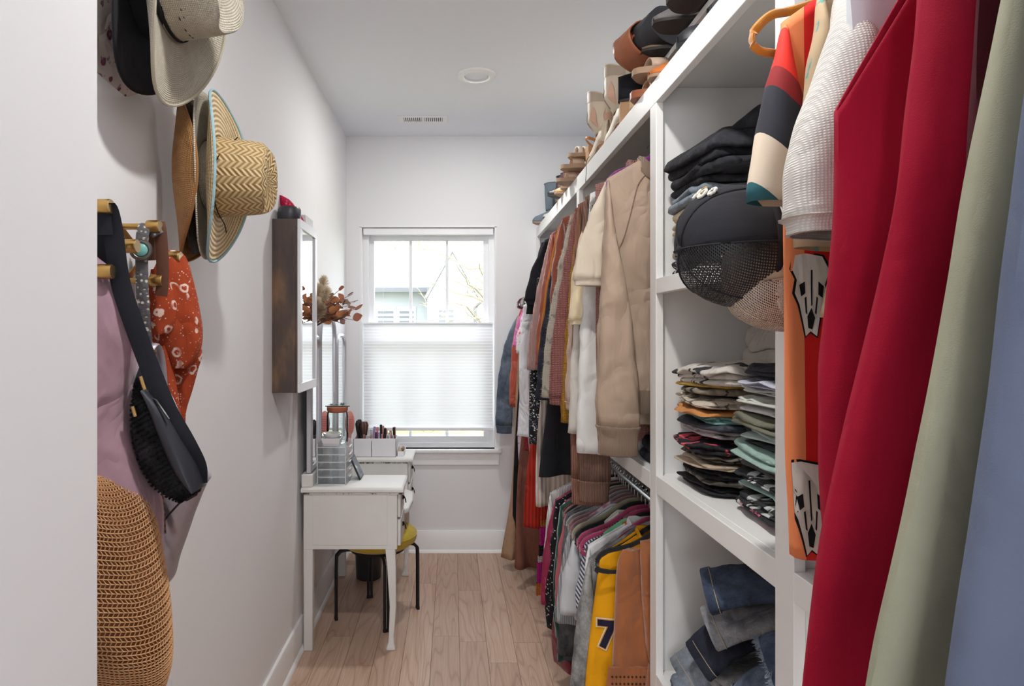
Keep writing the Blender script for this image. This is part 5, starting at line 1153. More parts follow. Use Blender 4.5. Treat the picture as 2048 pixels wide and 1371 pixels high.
def succulent(x, y, z, s, seed, label):
    t = thing('succulent', label, 'plant', (x, y, z), group='succulents on the jar lid'); rnd = random.Random(seed)
    M_s = plain('dusty_green_leaf', (150, 170, 164), .6, var=.15)
    m = MB(); m.loft([[(0, -.001, 0)]*1+[(.3, .18, .02), (.62, .22, .06), (1, 0, .18), (.62, -.22, .06), (.3, -.18, .02)], [(0, .001, .05), (.3, .15, .09), (.62, .18, .13), (1, 0, .20), (.62, -.18, .13), (.3, -.15, .09)]]); me = m.mesh('leaf', M_s, 60)
    for k in range(16):
        o = link(bpy.data.objects.new('leaf', me)); o.parent = t; el = .15+.9*(k//6)/2.2; o.rotation_euler = (0, -el, k*1.05+rnd.uniform(-.2, .2)); q = s*(1-.22*(k//6)); o.scale = (q, q, q); o.location = (0, 0, .002)
for i, (dx, dy, s_, sd) in enumerate(((-.028, -.004, .017, 1), (-.006, .004, .016, 2), (.024, 0, .026, 3))):
    succulent(-.553+dx, 3.125+dy, ZO+.176, s_, sd, ['small dusty green succulent at the wall end of the jar lid', 'middle small dusty green succulent on the jar lid', 'largest dusty green rosette succulent on the jar lid'][i])
# white makeup box with its contents, on the far pedestal
BX0, BX1, BY0, BY1 = -.560, -.318, 3.67, 3.80
mk = thing('makeup_box', 'white open makeup box on the far end of the vanity', 'box', ((BX0+BX1)/2, (BY0+BY1)/2, VH))
M_wb = plain('white_plastic_box', (238, 238, 242), .35, var=.01); hx, hy = (BX1-BX0)/2, (BY1-BY0)/2
part('front_wall', (-hx, -hy, 0), (hx, -hy+.004, .104), mk, M_wb, .001); part('back_wall', (-hx, hy-.004, 0), (hx, hy, .104), mk, M_wb, .001)
part('end_wall', (-hx, -hy, 0), (-hx+.004, hy, .104), mk, M_wb, .001); part('end_wall', (hx-.004, -hy, 0), (hx, hy, .104), mk, M_wb, .001)
part('base', (-hx, -hy, 0), (hx, hy, .004), mk, M_wb, .001); part('partition', (-.02, -hy, .004), (-.017, hy, .09), mk, M_wb, .0)
MK = 'makeup in the white box'
mk_cols = {'black': (30, 28, 30), 'plum': (86, 40, 62), 'pink': (206, 130, 150), 'silver': (180, 180, 186), 'lilac': (176, 150, 200), 'rose gold': (196, 140, 126), 'brown': (90, 60, 52), 'clear': (206, 206, 210), 'berry': (136, 40, 70)}
def tubeitem(x, y, z0, h, r, cbody, ccap, tilt, kind):
    nm = {'tube': 'lipstick_tube', 'bottle': 'nail_polish', 'brush': 'makeup_brush'}[kind]
    lab = {'tube': f'{cbody} and {ccap} makeup tube standing in the white box', 'bottle': f'{cbody} nail polish bottle with {ccap} cap in the white box', 'brush': f'makeup brush with {ccap} bristles and {cbody} handle in the white box'}[kind]
    t = thing(nm, lab, {'tube': 'makeup', 'bottle': 'nail polish', 'brush': 'makeup brush'}[kind], (x, y, z0), tilt, MK)
    mb1 = plain('makeup_'+cbody, mk_cols[cbody], .3, var=.02); mb2 = plain('makeup_'+ccap, mk_cols[ccap], .3, var=.02)
    a, b = MB(), MB()
    if kind == 'tube': a.lathe([(r*.92, 0), (r, .002), (r, h*.45)], 14); b.lathe([(r*.94, h*.45), (r*.94, h*.97), (r*.8, h)], 14); n1, n2 = 'barrel', 'cap'
    elif kind == 'bottle': a.lathe([(r, 0), (r*1.2, .004), (r*1.2, h*.5), (r*.6, h*.58)], 14); b.lathe([(r*.62, h*.58), (r*.55, h)], 14); n1, n2 = 'bottle', 'cap'
    else: a.lathe([(r*.35, 0), (r*.55, h*.4), (r*.7, h*.62)], 12); b.lathe([(r*.75, h*.62), (r*1.3, h*.78), (r*1.55, h*.9), (r*.9, h)], 16); n1, n2 = 'handle', 'bristles'
    a.obj(n1, mb1, t); b.obj(n2, mb2, t)
rnd = random.Random(12); cx_, cy_ = (BX0+BX1)/2, (BY0+BY1)/2
names = [k for k in mk_cols]
spec = []
for i in range(11):
    for j in range(3):
        kind = 'bottle' if j == 0 else ('brush' if i < 4 and j > 0 else 'tube')
        h = {'bottle': rnd.uniform(.105, .125), 'tube': rnd.uniform(.125, .165), 'brush': rnd.uniform(.165, .20)}[kind]
        x = BX0+.018+i*.0206; y = BY0+.025+j*.04
        if kind == 'brush' and i == 3: continue
        r = .0082 if kind != 'brush' else .011
        a, b = rnd.choice(names), rnd.choice(names)
        if kind == 'brush': a, b = rnd.choice(('black', 'silver', 'rose gold')), rnd.choice(('plum', 'brown', 'black'))
        spec.append((x, y, VH+.0045, h, r, a, b, (rnd.uniform(-.08, .08), rnd.uniform(-.10, .10) if 0 < i < 10 else 0, 0), kind))
for s_ in spec: tubeitem(*s_)
# pink paddle brush, small tray, tablet
pb = thing('hair_brush', 'pink paddle hair brush leaning upright behind the makeup box', 'hair brush', (-.592, 3.72, VH), (0, .02, .3))
m = MB(); m.tube([(0, 0, 0), (0, 0, .09), (0, 0, .125)], [.010, .009, .012], 12); m.obj('handle', plain('pink_plastic', (226, 150, 140), .35), pb)
m = MB(); rings = []
for yy, s_ in ((-.009, .85), (-.005, 1), (.005, 1), (.009, .85)): rings.append([(.027*s_*math.cos(a), yy, .185+.070*s_*math.sin(a)) for a in [2*math.pi*k/28 for k in range(28)]])
m.loft(rings); m.obj('paddle', plain('pink_plastic', (226, 150, 140), .35), pb)
m = MB()
for i in range(7):
    for j in range(5):
        xx, zz = (j-2)*.008, .145+i*.013
        if (xx/.024)**2+((zz-.185)/.062)**2 < 1: m.tube([(xx, -.009, zz), (xx, -.016, zz)], .0016, 6)
tag(m.obj('bristles', plain('coral_bristle', (206, 96, 84), .5), pb), kind='stuff')
tt = thing('small_tray', 'small white tray of trinkets at the end of the makeup box', 'tray', (-.294, 3.755, VH))
part('base', (-.02, -.06, 0), (.02, .06, .003), tt, M_wb, .001); part('rim', (.017, -.06, .003), (.02, .06, .028), tt, M_wb, .001); part('rim', (-.02, -.06, .003), (.02, -.057, .028), tt, M_wb, .001); part('rim', (-.02, .057, .003), (.02, .06, .04), tt, M_wb, .001); part('rim', (-.02, -.06, .003), (-.017, .06, .05), tt, M_wb, .001)
for i, (dx, dy, c) in enumerate(((-.006, -.035, (196, 176, 140)), (.004, -.01, (120, 100, 84)), (-.004, .02, (210, 196, 180)), (.006, .04, (150, 132, 110)))):
    m = MB(); m.lathe([(.008, 0), (.010, .006), (.009, .03), (.004, .036)], 14); tag(m.obj('trinket_bottle', plain('trinket_%d' % i, c, .35), None, loc=(-.294+dx, 3.755+dy, VH+.0035)), ['cream', 'brown', 'ivory', 'taupe'][i]+' trinket bottle standing in the small white tray', 'bottle', 'trinkets in the small tray')
tp = thing('tablet', 'small black tablet leaning against the acrylic organizer', 'tablet', (-.440, 3.150, VH+.001), (0, -.42, 0))
part('case', (-.004, -.055, 0), (.004, .055, .112), tp, plain('black_tablet_case', (30, 31, 35), .4), .002); part('screen', (.004, -.050, .006), (.0046, .050, .106), tp, plain('blue_black_screen', (60, 76, 96), .08, var=0), 0)
# ---- dried bouquet tucked behind the cabinet
bq = thing('dried_bouquet', 'bouquet of dried rust leaves and beige plumes above the vanity mirror', 'dried flowers', (-.660, 3.02, 1.42))
def leafmat(n, c):
    t = NT(n); v = t.co(); col = t.mix(t.noise(v, 3), tuple(x*.75 for x in lin(c))+(1,), C4(c)); d = t.n('BsdfDiffuse'); tl = t.n('BsdfTranslucent'); mx = t.n('MixShader'); mx.inputs[0].default_value = .4
    t.l(col, d.inputs[0]); t.l(col, tl.inputs[0]); t.l(d.outputs[0], mx.inputs[1]); t.l(tl.outputs[0], mx.inputs[2]); t.l(mx.outputs[0], t.out.inputs['Surface']); return t.m
M_lf = [leafmat('rust_leaf', (184, 120, 98)), leafmat('brown_leaf', (158, 134, 116)), leafmat('orange_leaf', (208, 146, 104)), leafmat('mauve_leaf', (172, 130, 122))]
M_stem = plain('dry_stem', (120, 96, 76), .8); rnd = random.Random(21)
lm = []
for M_ in M_lf:
    m = MB(); rows = []
    for u in (0, .15, .35, .55, .75, .9, 1):
        w_ = .42*math.sin(math.pi*u**.8)**.9+.01; rows.append([(u, -w_, .10*w_+.12*u*u), (u, -w_*.5, .02+.12*u*u), (u, 0, -.02+.12*u*u), (u, w_*.5, .02+.12*u*u), (u, w_, .10*w_+.12*u*u)])
    m.grid(rows); lm.append(m.mesh('leaf', M_, 60))
bc = bq.location
stems = [(684, 575, 2.98), (705, 588, 2.99), (716, 600, 2.97), (700, 610, 2.93), (715, 618, 2.99), (690, 622, 2.92), (710, 640, 2.96), (688, 648, 2.97), (672, 592, 2.95), (696, 598, 3.02), (662, 604, 2.9), (676, 632, 2.90), (702, 632, 3.0), (680, 612, 2.96), (692, 640, 2.93)]
root = V3((.010, 0, .05))
for i, (px, py, d) in enumerate(stems):
    e = P(px, py, d)-bc; mid = root.lerp(e, .5)+V3((0, 0, .03)); pth = smooth_path([root, mid, e], 6)
    m = MB(); m.tube(pth, .0014, 5); m.obj('stem', M_stem, bq)
    for k in range(6):
        q = pth[5+k+ (1 if k == 5 else 0)] if 5+k < len(pth) else pth[-1]
        o = link(bpy.data.objects.new('leaf', lm[rnd.randrange(4)])); o.parent = bq; o.location = q+V3((rnd.uniform(-.006, .006), rnd.uniform(-.006, .006), rnd.uniform(-.006, .006))); s_ = rnd.uniform(.030, .050); o.scale = (s_, s_*rnd.uniform(.75, 1.1), s_)
        o.rotation_euler = (rnd.uniform(-1.2, 1.2), rnd.uniform(-.9, .9), rnd.uniform(-1.4, 1.4)+(.0 if k % 2 else 2.2))
M_pl = leafmat('beige_plume', (236, 222, 196))
for i, (px, py, d, r_) in enumerate(((648, 556, 2.97, .050), (640, 575, 2.95, .056), (655, 580, 2.98, .050), (634, 600, 2.92, .05), (645, 612, 2.93, .045))):
    e = P(px, py, d)-bc; pth = smooth_path([root, root.lerp(e, .5), e], 7); m = MB(); m.tube(pth, .0013, 5); sm_ = m.obj('stem', M_stem, bq)
    f = MB()
    for k in range(620):
        u = rnd.uniform(.35, 1); q = root.lerp(e, u); dr = (e-root).normalized()*.8+V3((rnd.uniform(-1, 1), rnd.uniform(-1, 1), rnd.uniform(-1, 1)))*.75; rr = r_*math.sin(math.pi*min(1, (u-.3)/.75))**.6; sd = dr.cross(V3((rnd.random(), 1, rnd.random()))).normalized()*.0014
        f.add([q-sd, q+sd, q+dr.normalized()*rr*.6+sd, q+dr.normalized()*rr], [(0, 1, 2, 3)])
    tag(f.obj('plume', M_pl, bq, smooth=0), kind='stuff')
# ================================================================== folded clothes, caps
def folded(name, label, cat, m, x, y, z, sx, sy, h, layers=2, rot=(0, 0, 0), seed=0, droop=.0, group=None, rag=.012, sq=.38, belly=0.0):
    """soft folded garment: rounded slab with one bulging lip per layer; (x, y) = centre, z = base"""
    rnd = random.Random(seed); q = [rnd.uniform(0, 50) for _ in range(3)]; K = 72
    prof = [(.0, h), (.4, h), (.75, h*.985)]; lh = h/layers
    for l in range(layers):
        zt = h-l*lh
        for a in (75, 45, 10, -20, -50, -78): prof.append((1-.034*(1-math.cos(R(a)))*2.2-.022*((l*7+seed) % 3), zt-lh/2+lh/2*math.sin(R(a))*.98))
    prof += [(.75, .0), (.0, .0)]
    rings = []
    for i, (r, zz) in enumerate(prof):
        ring = []
        for k in range(K):
            a = 2*math.pi*k/K; ca, sa = math.cos(a), math.sin(a)
            ux, uy = math.copysign(abs(ca)**sq, ca), math.copysign(abs(sa)**sq, sa)
            lay = min(layers-1, int((h-zz)/lh-1e-6))
            e = 1+rag*8*noise.noise((ca*1.6+q[0], sa*1.6, lay*3.1+q[1]))*r+.03*noise.noise((ca*5, sa*5+q[2], zz*40))*r
            px, py = ux*sx/2*r*e, uy*sy/2*r*e
            edge = max(abs(ux), abs(uy))*r
            pz = zz+(.010*noise.noise((px*11+q[0], py*11+q[1], lay))+.005*noise.noise((px*30, py*30+q[2], lay*2)))*(zz/h if zz < h*.5 else 1)-droop*edge**3*(zz/h)+belly*(1-edge**2)*(zz/h)
            ring.append((px, py, max(pz, 0)))
        rings.append(ring)
    b = MB(); b.loft(rings, True, True)
    o = b.obj(name, m, None, smooth=75, loc=(x, y, z)); o.rotation_euler = rot
    return tag(o, label, cat, group)
M_blackdenim = fab('washed_black_denim', (44, 44, 50), 'denim', (70, 70, 76), s=1.5, wr=.9)
SH1, SH2, SH3 = 1.598, 1.063, .523
G1 = 'folded clothes in the top cubby'
# ---- top cubby, bottom to top
x1, y1 = .738, 1.640
tc = [('folded_shirt', 'navy and white folded shirt at the bottom of the top cubby', 'shirt', ((40, 42, 54), 'print', (216, 210, 200)), .045), ('folded_shorts', 'taupe folded shorts just above the navy and white shirt', 'shorts', ((168, 152, 128), 'plain', None), .028),
      ('folded_trousers', 'dark slate folded trousers in the top cubby pile', 'trousers', ((58, 60, 68), 'plain', None), .034), ('folded_chinos', 'khaki folded chinos with rounded fold under the cream ones', 'trousers', ((204, 186, 150), 'plain', None), .036),
      ('folded_chinos', 'cream folded chinos under the light blue jeans', 'trousers', ((220, 204, 172), 'plain', None), .026), ('folded_jeans', 'light blue folded jeans in the middle of the top cubby', 'jeans', ((140, 154, 166), 'denim', (172, 184, 194)), .044),
      ('folded_jeans', 'charcoal black folded jeans under the large black pair', 'jeans', ((48, 48, 53), 'denim', (66, 66, 72)), .046)]
z = SH1
for i, (n, lb, ct, (c, kd, cc), h) in enumerate(tc):
    folded(n, lb, ct, fab('topcubby_%d' % i, c, kd, cc, wr=.9), x1+[-.016, -.008, -.010, -.014, -.012, -.022, -.012][i], y1, z, .30, .25, h, 2 if h > .03 else 1, seed=i+3, droop=.006, group=G1); z += h-.001
folded('folded_jeans', 'large crumpled black jeans on top of the pile in the top cubby', 'jeans', M_blackdenim, x1-.005, y1-.02, z-.004, .32, .27, .085, 3, (0, -.16, .1), seed=31, droop=.03, group=G1, rag=.02, belly=.03)
folded('folded_jeans', 'rumpled black jeans leaning at the back top of the pile', 'jeans', M_blackdenim, x1+.055, y1-.06, z+.072, .22, .20, .06, 2, (.05, -.25, -.2), seed=37, droop=.02, group=G1, rag=.03, belly=.03)
# ---- middle cubby: two stacks of t-shirts
G2 = 'folded shirts in the middle cubby'
A = [((44, 42, 46), 'plain', None, 'black', .022), ((86, 80, 74), 'print', (150, 140, 130), 'charcoal printed', .018), ((36, 36, 40), 'plain', None, 'jet black', .024), ((196, 178, 156), 'plain', None, 'tan', .022), ((120, 116, 106), 'print', (40, 40, 40), 'olive grey printed', .020),
     ((40, 40, 44), 'print', (226, 90, 106), 'coral-printed black', .026), ((206, 198, 200), 'plain', None, 'pale pink grey', .026), ((78, 84, 94), 'plain', None, 'slate', .018), ((128, 172, 166), 'plain', None, 'teal', .022), ((206, 142, 84), 'plain', None, 'orange', .016),
     ((208, 196, 180), 'print', (120, 110, 96), 'oatmeal printed', .022), ((150, 140, 124), 'print', (60, 60, 60), 'grey tie-dye', .018), ((214, 176, 92), 'plain', None, 'mustard', .018), ((212, 206, 198), 'print', (60, 60, 66), 'off-white printed', .055)]
z = SH2; rr = random.Random(5)
for i, (c, kd, cc, nm, h) in enumerate(A):
    big = i == len(A)-1
    folded('folded_sweatshirt' if big else 'folded_t_shirt', f'{nm} folded {"sweatshirt topping the stack" if big else "t-shirt in the stack"} against the far panel of the middle cubby', 'sweatshirt' if big else 't-shirt', fab('stack_a_%d' % i, c, kd, cc, s=.7, wr=.8), .745+rr.uniform(-.014, .012)+(.0 if not big else .01), 1.635+rr.uniform(-.01, .01)-(.03 if big else 0), z, .31 if not big else .34, .25 if not big else .31, h, 3 if big else (2 if h > .019 else 1), (rr.uniform(-.03, .03), rr.uniform(-.03, .05), rr.uniform(-.06, .06)), seed=i+50, droop=.008 if not big else .02, group=G2, rag=.018); z += h*.97
folded('folded_sweatshirt', 'grey hooded sweatshirt heaped behind the off-white printed one', 'sweatshirt', fab('dove_fleece', (182, 176, 170), wr=.8), .83, 1.56, z-.01, .20, .22, .10, 2, seed=71, droop=.05, group=G2, belly=.04)
B = [((46, 46, 50), 'floral', (226, 222, 220), 'black floral', .026, (220, 120, 150)), ((50, 50, 54), 'print', (200, 206, 200), 'black leaf-printed', .026, (120, 150, 110)), ((176, 208, 204), 'plain', None, 'mint blue', .026, None), ((52, 54, 58), 'print', (210, 214, 214), 'black lettered', .022, None), ((96, 94, 98), 'plain', None, 'charcoal', .026, None),
     ((156, 184, 174), 'plain', None, 'sage green', .030, None), ((58, 60, 64), 'plain', None, 'graphite', .014, None), ((196, 212, 208), 'plain', None, 'pale aqua', .026, None), ((120, 120, 104), 'plain', None, 'olive', .030, None), ((232, 232, 232), 'plain', None, 'bright white', .018, None), ((200, 202, 194), 'plain', None, 'stone grey', .020, None),
     ((226, 226, 222), 'plain', None, 'white', .020, None), ((192, 194, 210), 'plain', None, 'lavender grey', .020, None), ((50, 50, 56), 'plain', None, 'off-black', .028, None)]
z = SH2
for i, (c, kd, cc, nm, h, c3) in enumerate(B):
    folded('folded_t_shirt', f'{nm} folded t-shirt in the stack beside the near panel of the middle cubby', 't-shirt', fab('stack_b_%d' % i, c, kd, cc, c3, s=.7, wr=.8), .775+rr.uniform(-.014, .010), 1.312+rr.uniform(-.012, .012), z, .31, .27, h, 2 if h > .019 else 1, (rr.uniform(-.03, .03), rr.uniform(-.02, .05), rr.uniform(-.05, .05)), seed=i+90, droop=.010, group=G2, rag=.02); z += h*.97
# ---- jeans in the bottom cubby: soft legs with hems laid over each other
G3 = 'jeans in the bottom cubby'
def jean(label, c, c2, pts, ws, ths, seed, hem=True, fray=False, yawv=0):
    m = fab('jean_%d' % seed, c, 'denim', c2, s=2, wr=.8); t = thing('jeans', label, 'jeans', pts[-1], group=G3); base = V3(pts[-1])
    path = smooth_path(pts, 6); N = len(path); rings = []; rnd = random.Random(seed); q = rnd.uniform(0, 30); K = 30
    for i, p in enumerate(path):
        u = i/(N-1); tn = (path[min(i+1, N-1)]-path[max(i-1, 0)]).normalized(); side = V3((-.25+yawv, 1, 0)); side = (side-tn*side.dot(tn)).normalized(); up_ = tn.cross(side); up_ = up_ if up_.z > 0 else -up_
        w_ = interp([(k/(len(ws)-1), a) for k, a in enumerate(ws)], u); th = interp([(k/(len(ths)-1), a) for k, a in enumerate(ths)], u)
        rings.append([p+side*(w_*math.copysign(abs(math.cos(2*math.pi*k/K))**.7, math.cos(2*math.pi*k/K)))+up_*(th*math.sin(2*math.pi*k/K)*(1+.25*noise.noise((math.cos(2*math.pi*k/K)*3+q, u*6, k//15)))+.006*noise.noise((u*9, q, math.cos(2*math.pi*k/K)*2)))-base for k in range(K)])
    b = MB(); b.loft(rings, True, False); o = b.obj('leg', m, t, smooth=70); o.modifiers.new('solid', 'SOLIDIFY').thickness = .002
    if hem:
        last = rings[-1]; cen = sum(last, V3())/K; dr = (cen-sum(rings[-3], V3())/K).normalized()
        h_ = MB(); h_.loft([[cen+(p-cen)*g+dr*u for p in last] for u, g in ((-.022, 1.03), (-.02, 1.06), (0, 1.06), (.003, .98), (.0, .90), (-.03, .88))], False, False); ho = h_.obj('hem', m, t, smooth=50)
        s_ = MB(); s_.tube([cen+(p-cen)*1.075-dr*.019 for p in last+[last[0]]], .0009, 5, caps=False); s_.obj('stitching', fab('tan_stitch', (190, 170, 140), wr=0), ho)
        sd = MB(); sd.tube([r_[0]+(r_[0]-sum(r_, V3())/K).normalized()*.0012 for r_ in rings], .0009, 5); sd.obj('side_stitching', fab('tan_stitch', (190, 170, 140), wr=0), o)
    if fray:
        last = rings[-1]; cen = sum(last, V3())/K; dr = (cen-sum(rings[-3], V3())/K).normalized(); f_ = MB()
        for k in range(520):
            j = rnd.randrange(K); p = last[j].lerp(last[(j+1) % K], rnd.random()); d_ = (dr+V3((rnd.uniform(-1, 1), rnd.uniform(-1, 1), rnd.uniform(-1, 1)))*.9).normalized()*rnd.uniform(.006, .016); sv = d_.cross(V3((0, 0, 1))).normalized()*.0009
            f_.add([p-sv, p+sv, p+d_+sv, p+d_-sv], [(0, 1, 2, 3)])
        tag(f_.obj('frayed_hem', fab('fray_thread', (176, 192, 210), wr=0), t, smooth=0), kind='stuff')
    return t
DK, DK2 = (58, 70, 92), (92, 108, 134)
folded('folded_jeans', 'grey-blue folded jeans lowest at the front of the bottom cubby', 'jeans', fab('greyblue_denim', (120, 132, 148), 'denim', (166, 178, 192), s=2, wr=.9), .70, 1.60, SH3, .26, .26, .055, 2, (0, .0, .2), seed=141, group=G3, droop=.01)
folded('folded_jeans', 'dark indigo folded jeans lying flat under the heap', 'jeans', fab('dark_indigo_a', (44, 50, 66), 'denim', (62, 70, 90), s=2, wr=.9), .78, 1.42, SH3, .30, .34, .09, 3, (0, 0, -.1), seed=142, group=G3, droop=.02)
folded('folded_jeans', 'pale grey folded jeans in the middle of the heap', 'jeans', fab('pale_grey_denim', (170, 170, 174), 'denim', (196, 196, 198), s=2, wr=.9), .76, 1.52, SH3+.088, .27, .26, .06, 2, (0, -.1, .15), seed=143, group=G3, droop=.02)
jean('dark navy jeans with one cuff hanging over the front of the heap', (40, 44, 58), (58, 62, 78), [(.86, 1.54, .74), (.76, 1.55, .745), (.66, 1.565, .715), (.595, 1.575, .655)], [.065, .068, .068, .066], [.022, .022, .02, .017], 152)
jean('mid-blue jeans with a wide cuff on top of the heap', DK, DK2, [(.93, 1.40, .90), (.80, 1.44, .895), (.68, 1.47, .885), (.585, 1.50, .855)], [.085, .085, .082, .08], [.024, .024, .022, .022], 151)
jean('blue jeans with frayed hem sagging over the near side of the heap', (72, 88, 116), (110, 128, 158), [(.92, 1.22, .84), (.82, 1.24, .84), (.72, 1.27, .82), (.635, 1.30, .775)], [.10, .10, .10, .10], [.022, .022, .02, .018], 153, hem=False, fray=True, yawv=.1)
jean('light-washed blue jeans spilling down under the frayed pair', (104, 122, 148), (152, 168, 190), [(.88, 1.28, .74), (.78, 1.30, .74), (.69, 1.34, .69), (.625, 1.38, .60)], [.10, .10, .10, .10], [.03, .03, .028, .024], 154)
jean('pale grey jeans leg folded between the mid-blue and navy pairs', (160, 160, 166), (192, 192, 196), [(.88, 1.46, .82), (.78, 1.48, .82), (.68, 1.50, .80), (.60, 1.52, .76)], [.075, .075, .075, .072], [.024, .024, .022, .02], 157)
jean('faded grey-blue jeans with pale cuff at the bottom of the cubby', (126, 136, 148), (176, 184, 194), [(.84, 1.66, .62), (.74, 1.665, .62), (.65, 1.67, .605), (.592, 1.675, .56)], [.075, .075, .075, .072], [.026, .026, .024, .02], 155)
jean('dark blue jeans standing on edge at the back of the bottom cubby', (50, 62, 84), (84, 98, 124), [(.84, 1.70, .62), (.835, 1.70, .74), (.83, 1.70, .86), (.83, 1.70, .97)], [.06, .06, .06, .06], [.03, .03, .03, .028], 156, hem=False)
folded('folded_jeans', 'black folded jeans on the low shelf beside the cubby tower', 'jeans', fab('navy_black_denim', (38, 40, 50), 'denim', (56, 58, 70), wr=.9), .70, 1.95, 1.063, .24, .22, .07, 2, seed=161, droop=.01)
# ---- trucker caps hooked on the near stile
def mesh_net(name, c, c2):
    t = NT(name); at = t.n('Attribute'); at.attribute_name = 'wv'; mp = t.n('Mapping'); mp.inputs['Scale'].default_value = (1, 1, 1); t.l(at.outputs['Vector'], mp.inputs['Vector'])
    a = t.wave(mp.outputs[0], 80, 0, 'X'); b = t.wave(mp.outputs[0], 110, 0, 'Y'); hole = t.ramp(t.math('MULTIPLY', a, b), [(.30, (0, 0, 0)), (.38, (1, 1, 1))])
    t.color(C4(c)); t.set(Roughness=.55); tr = t.n('BsdfTransparent'); mx = t.n('MixShader'); t.l(hole, mx.inputs[0]); t.l(t.b.outputs[0], mx.inputs[1]); t.l(tr.outputs[0], mx.inputs[2]); t.l(mx.outputs[0], t.out.inputs['Surface']); return t.m
def cap(label, loc, rot, mfoam, mmesh, mbrim, scale=1.0, text=True, tw_=0):
    """local: z = crown axis, +x = front of the cap"""
    t = thing('trucker_cap', label, 'cap', loc, rot, 'caps hooked on the cubby stile'); t.scale = (scale,)*3
    rx, ry, hc = .098, .080, .128
    def pt(a, u): 
        ph = u*math.pi/2; f = math.cos(ph)**.78; fl = 1+.16*max(0, math.cos(a))*math.sin(ph)**.8*math.cos(ph)**.3
        return (rx*f*math.cos(a)*fl, ry*f*math.sin(a), hc*math.sin(ph)**.92*(1+.06*max(0, math.cos(a))*math.cos(ph)))
    for i in range(6):                                      # six panels: two foam, four mesh
        a0, a1 = -math.pi/2*2/3*0+(-math.pi/2)+i*math.pi/3, -math.pi/2+(i+1)*math.pi/3
        foam = i in (1, 2) or i == 0 and False
        a0 -= 0; rows, co = [], []
        for j in range(13):
            u = j/12.0*.985; row = []
            for k in range(11):
                a = lerp(a0, a1, k/10); row.append(pt(a, u)); co.append(((a-a0)*.085*max(.12, math.cos(u*math.pi/2)), u*.15, 0))
            rows.append(row)
        b = MB(); b.grid(rows); o = b.attr_obj('front_panel' if i in (0, 1, 2) and abs((a0+a1)/2) < 1.2 else 'mesh_panel', mfoam if abs((a0+a1)/2) < 1.2 else mmesh, t, co, 60)
        if abs((a0+a1)/2) < 1.2: o.modifiers.new('solid', 'SOLIDIFY').thickness = .003
        s_ = MB(); s_.tube([V3(pt(a0, u/12*.985))*1.004 for u in range(13)], .0016, 5); s_.obj('seam', mfoam, t)
    m = MB(); m.lathe([(.007, hc-.001), (.0065, hc+.003), (.003, hc+.005)], 14); m.obj('button', mfoam, t)
    rows = []
    for k in range(17):
        a = lerp(-1.15, 1.15, k/16); p = V3(pt(a, 0)); ext = .072*math.cos(a/1.15*math.pi/2)**.7
        rows.append([tuple(p+V3((ext*u, 0, -.004-.02*u*u+.0*abs(a)-.022*(a/1.15)**2*u))) for u in (0, .25, .5, .75, 1)])
    m = MB(); m.grid(rows); o = m.obj('brim', mbrim, t, smooth=60); o.modifiers.new('solid', 'SOLIDIFY').thickness = .004
    m = MB(); m.tube([V3(pt(a, 0))*1.0 for a in [math.pi-.62+1.24*k/10 for k in range(11)]], .007, 8, flat=(1.3, .3)); sp = m.obj('snap_strap', plain('black_snap_plastic', (26, 26, 28), .25), t)
    m = MB(); m.tube([V3(pt(a, .0))*1.01 for a in [math.pi-1.2+.55*k/6 for k in range(7)]]+[V3(pt(math.pi-.62, .10))], .0035, 6); m.obj('strap_edge', plain('cap_plastic_%d' % int(text), (30, 30, 32) if text else (210, 200, 190), .25), t)
    m = MB(); m.tube([V3(pt(2*math.pi*k/40, .03))*1.004 for k in range(41)], .003, 6, flat=(1.6, .5), caps=False); m.obj('sweatband', mfoam, t)
    if text:
        me_m = fab('white_embroidery', (232, 228, 218), wr=0); gm = fab('gold_embroidery', (170, 148, 100), wr=0)
        for i, (a, u, s_) in enumerate(((-.38, .40, .012), (-.24, .47, .014), (-.08, .44, .016), (.10, .45, .015), (.28, .42, .013))):
            c = V3(pt(a, u)); n_ = c.normalized(); m = MB(); tn = V3((-math.sin(a), math.cos(a), 0)); up_ = n_.cross(tn)
            ring = [c+n_*.003+tn*(s_*.42*math.cos(2*math.pi*k/14)*(1+.25*math.sin(3*k+i)))+up_*(s_*.6*math.sin(2*math.pi*k/14)) for k in range(15)]
            m.tube(ring, .0024, 6, caps=False); m.obj('embroidery', gm if i == 2 else me_m, t)
    return t
M_foam = fab('black_cap_twill', (42, 42, 47), wr=.1); M_meshb = mesh_net('black_cap_mesh', (30, 31, 35), None); M_tanmesh = mesh_net('tan_cap_mesh', (196, 182, 168), None); M_tantw = fab('tan_cap_twill', (206, 190, 168), wr=.1)
def cap_rot(zax, xax):
    zax = V3(zax).normalized(); xax = V3(xax); xax = (xax-zax*xax.dot(zax)).normalized(); yax = zax.cross(xax); return Matrix((xax, yax, zax)).transposed().to_euler()
cap('black mesh-back trucker cap with white embroidery hanging crown outwards', P(1512, 496, 1.045), cap_rot((-1, -.10, -.03), (-.10, .0, 1)), M_foam, M_meshb, M_foam, 1.0)
cap('tan mesh-back trucker cap nested behind the black cap', P(1588, 556, 1.035), cap_rot((-1, -.05, -.12), (-.12, 0, 1)), M_tantw, M_tanmesh, M_tantw, .86, False)
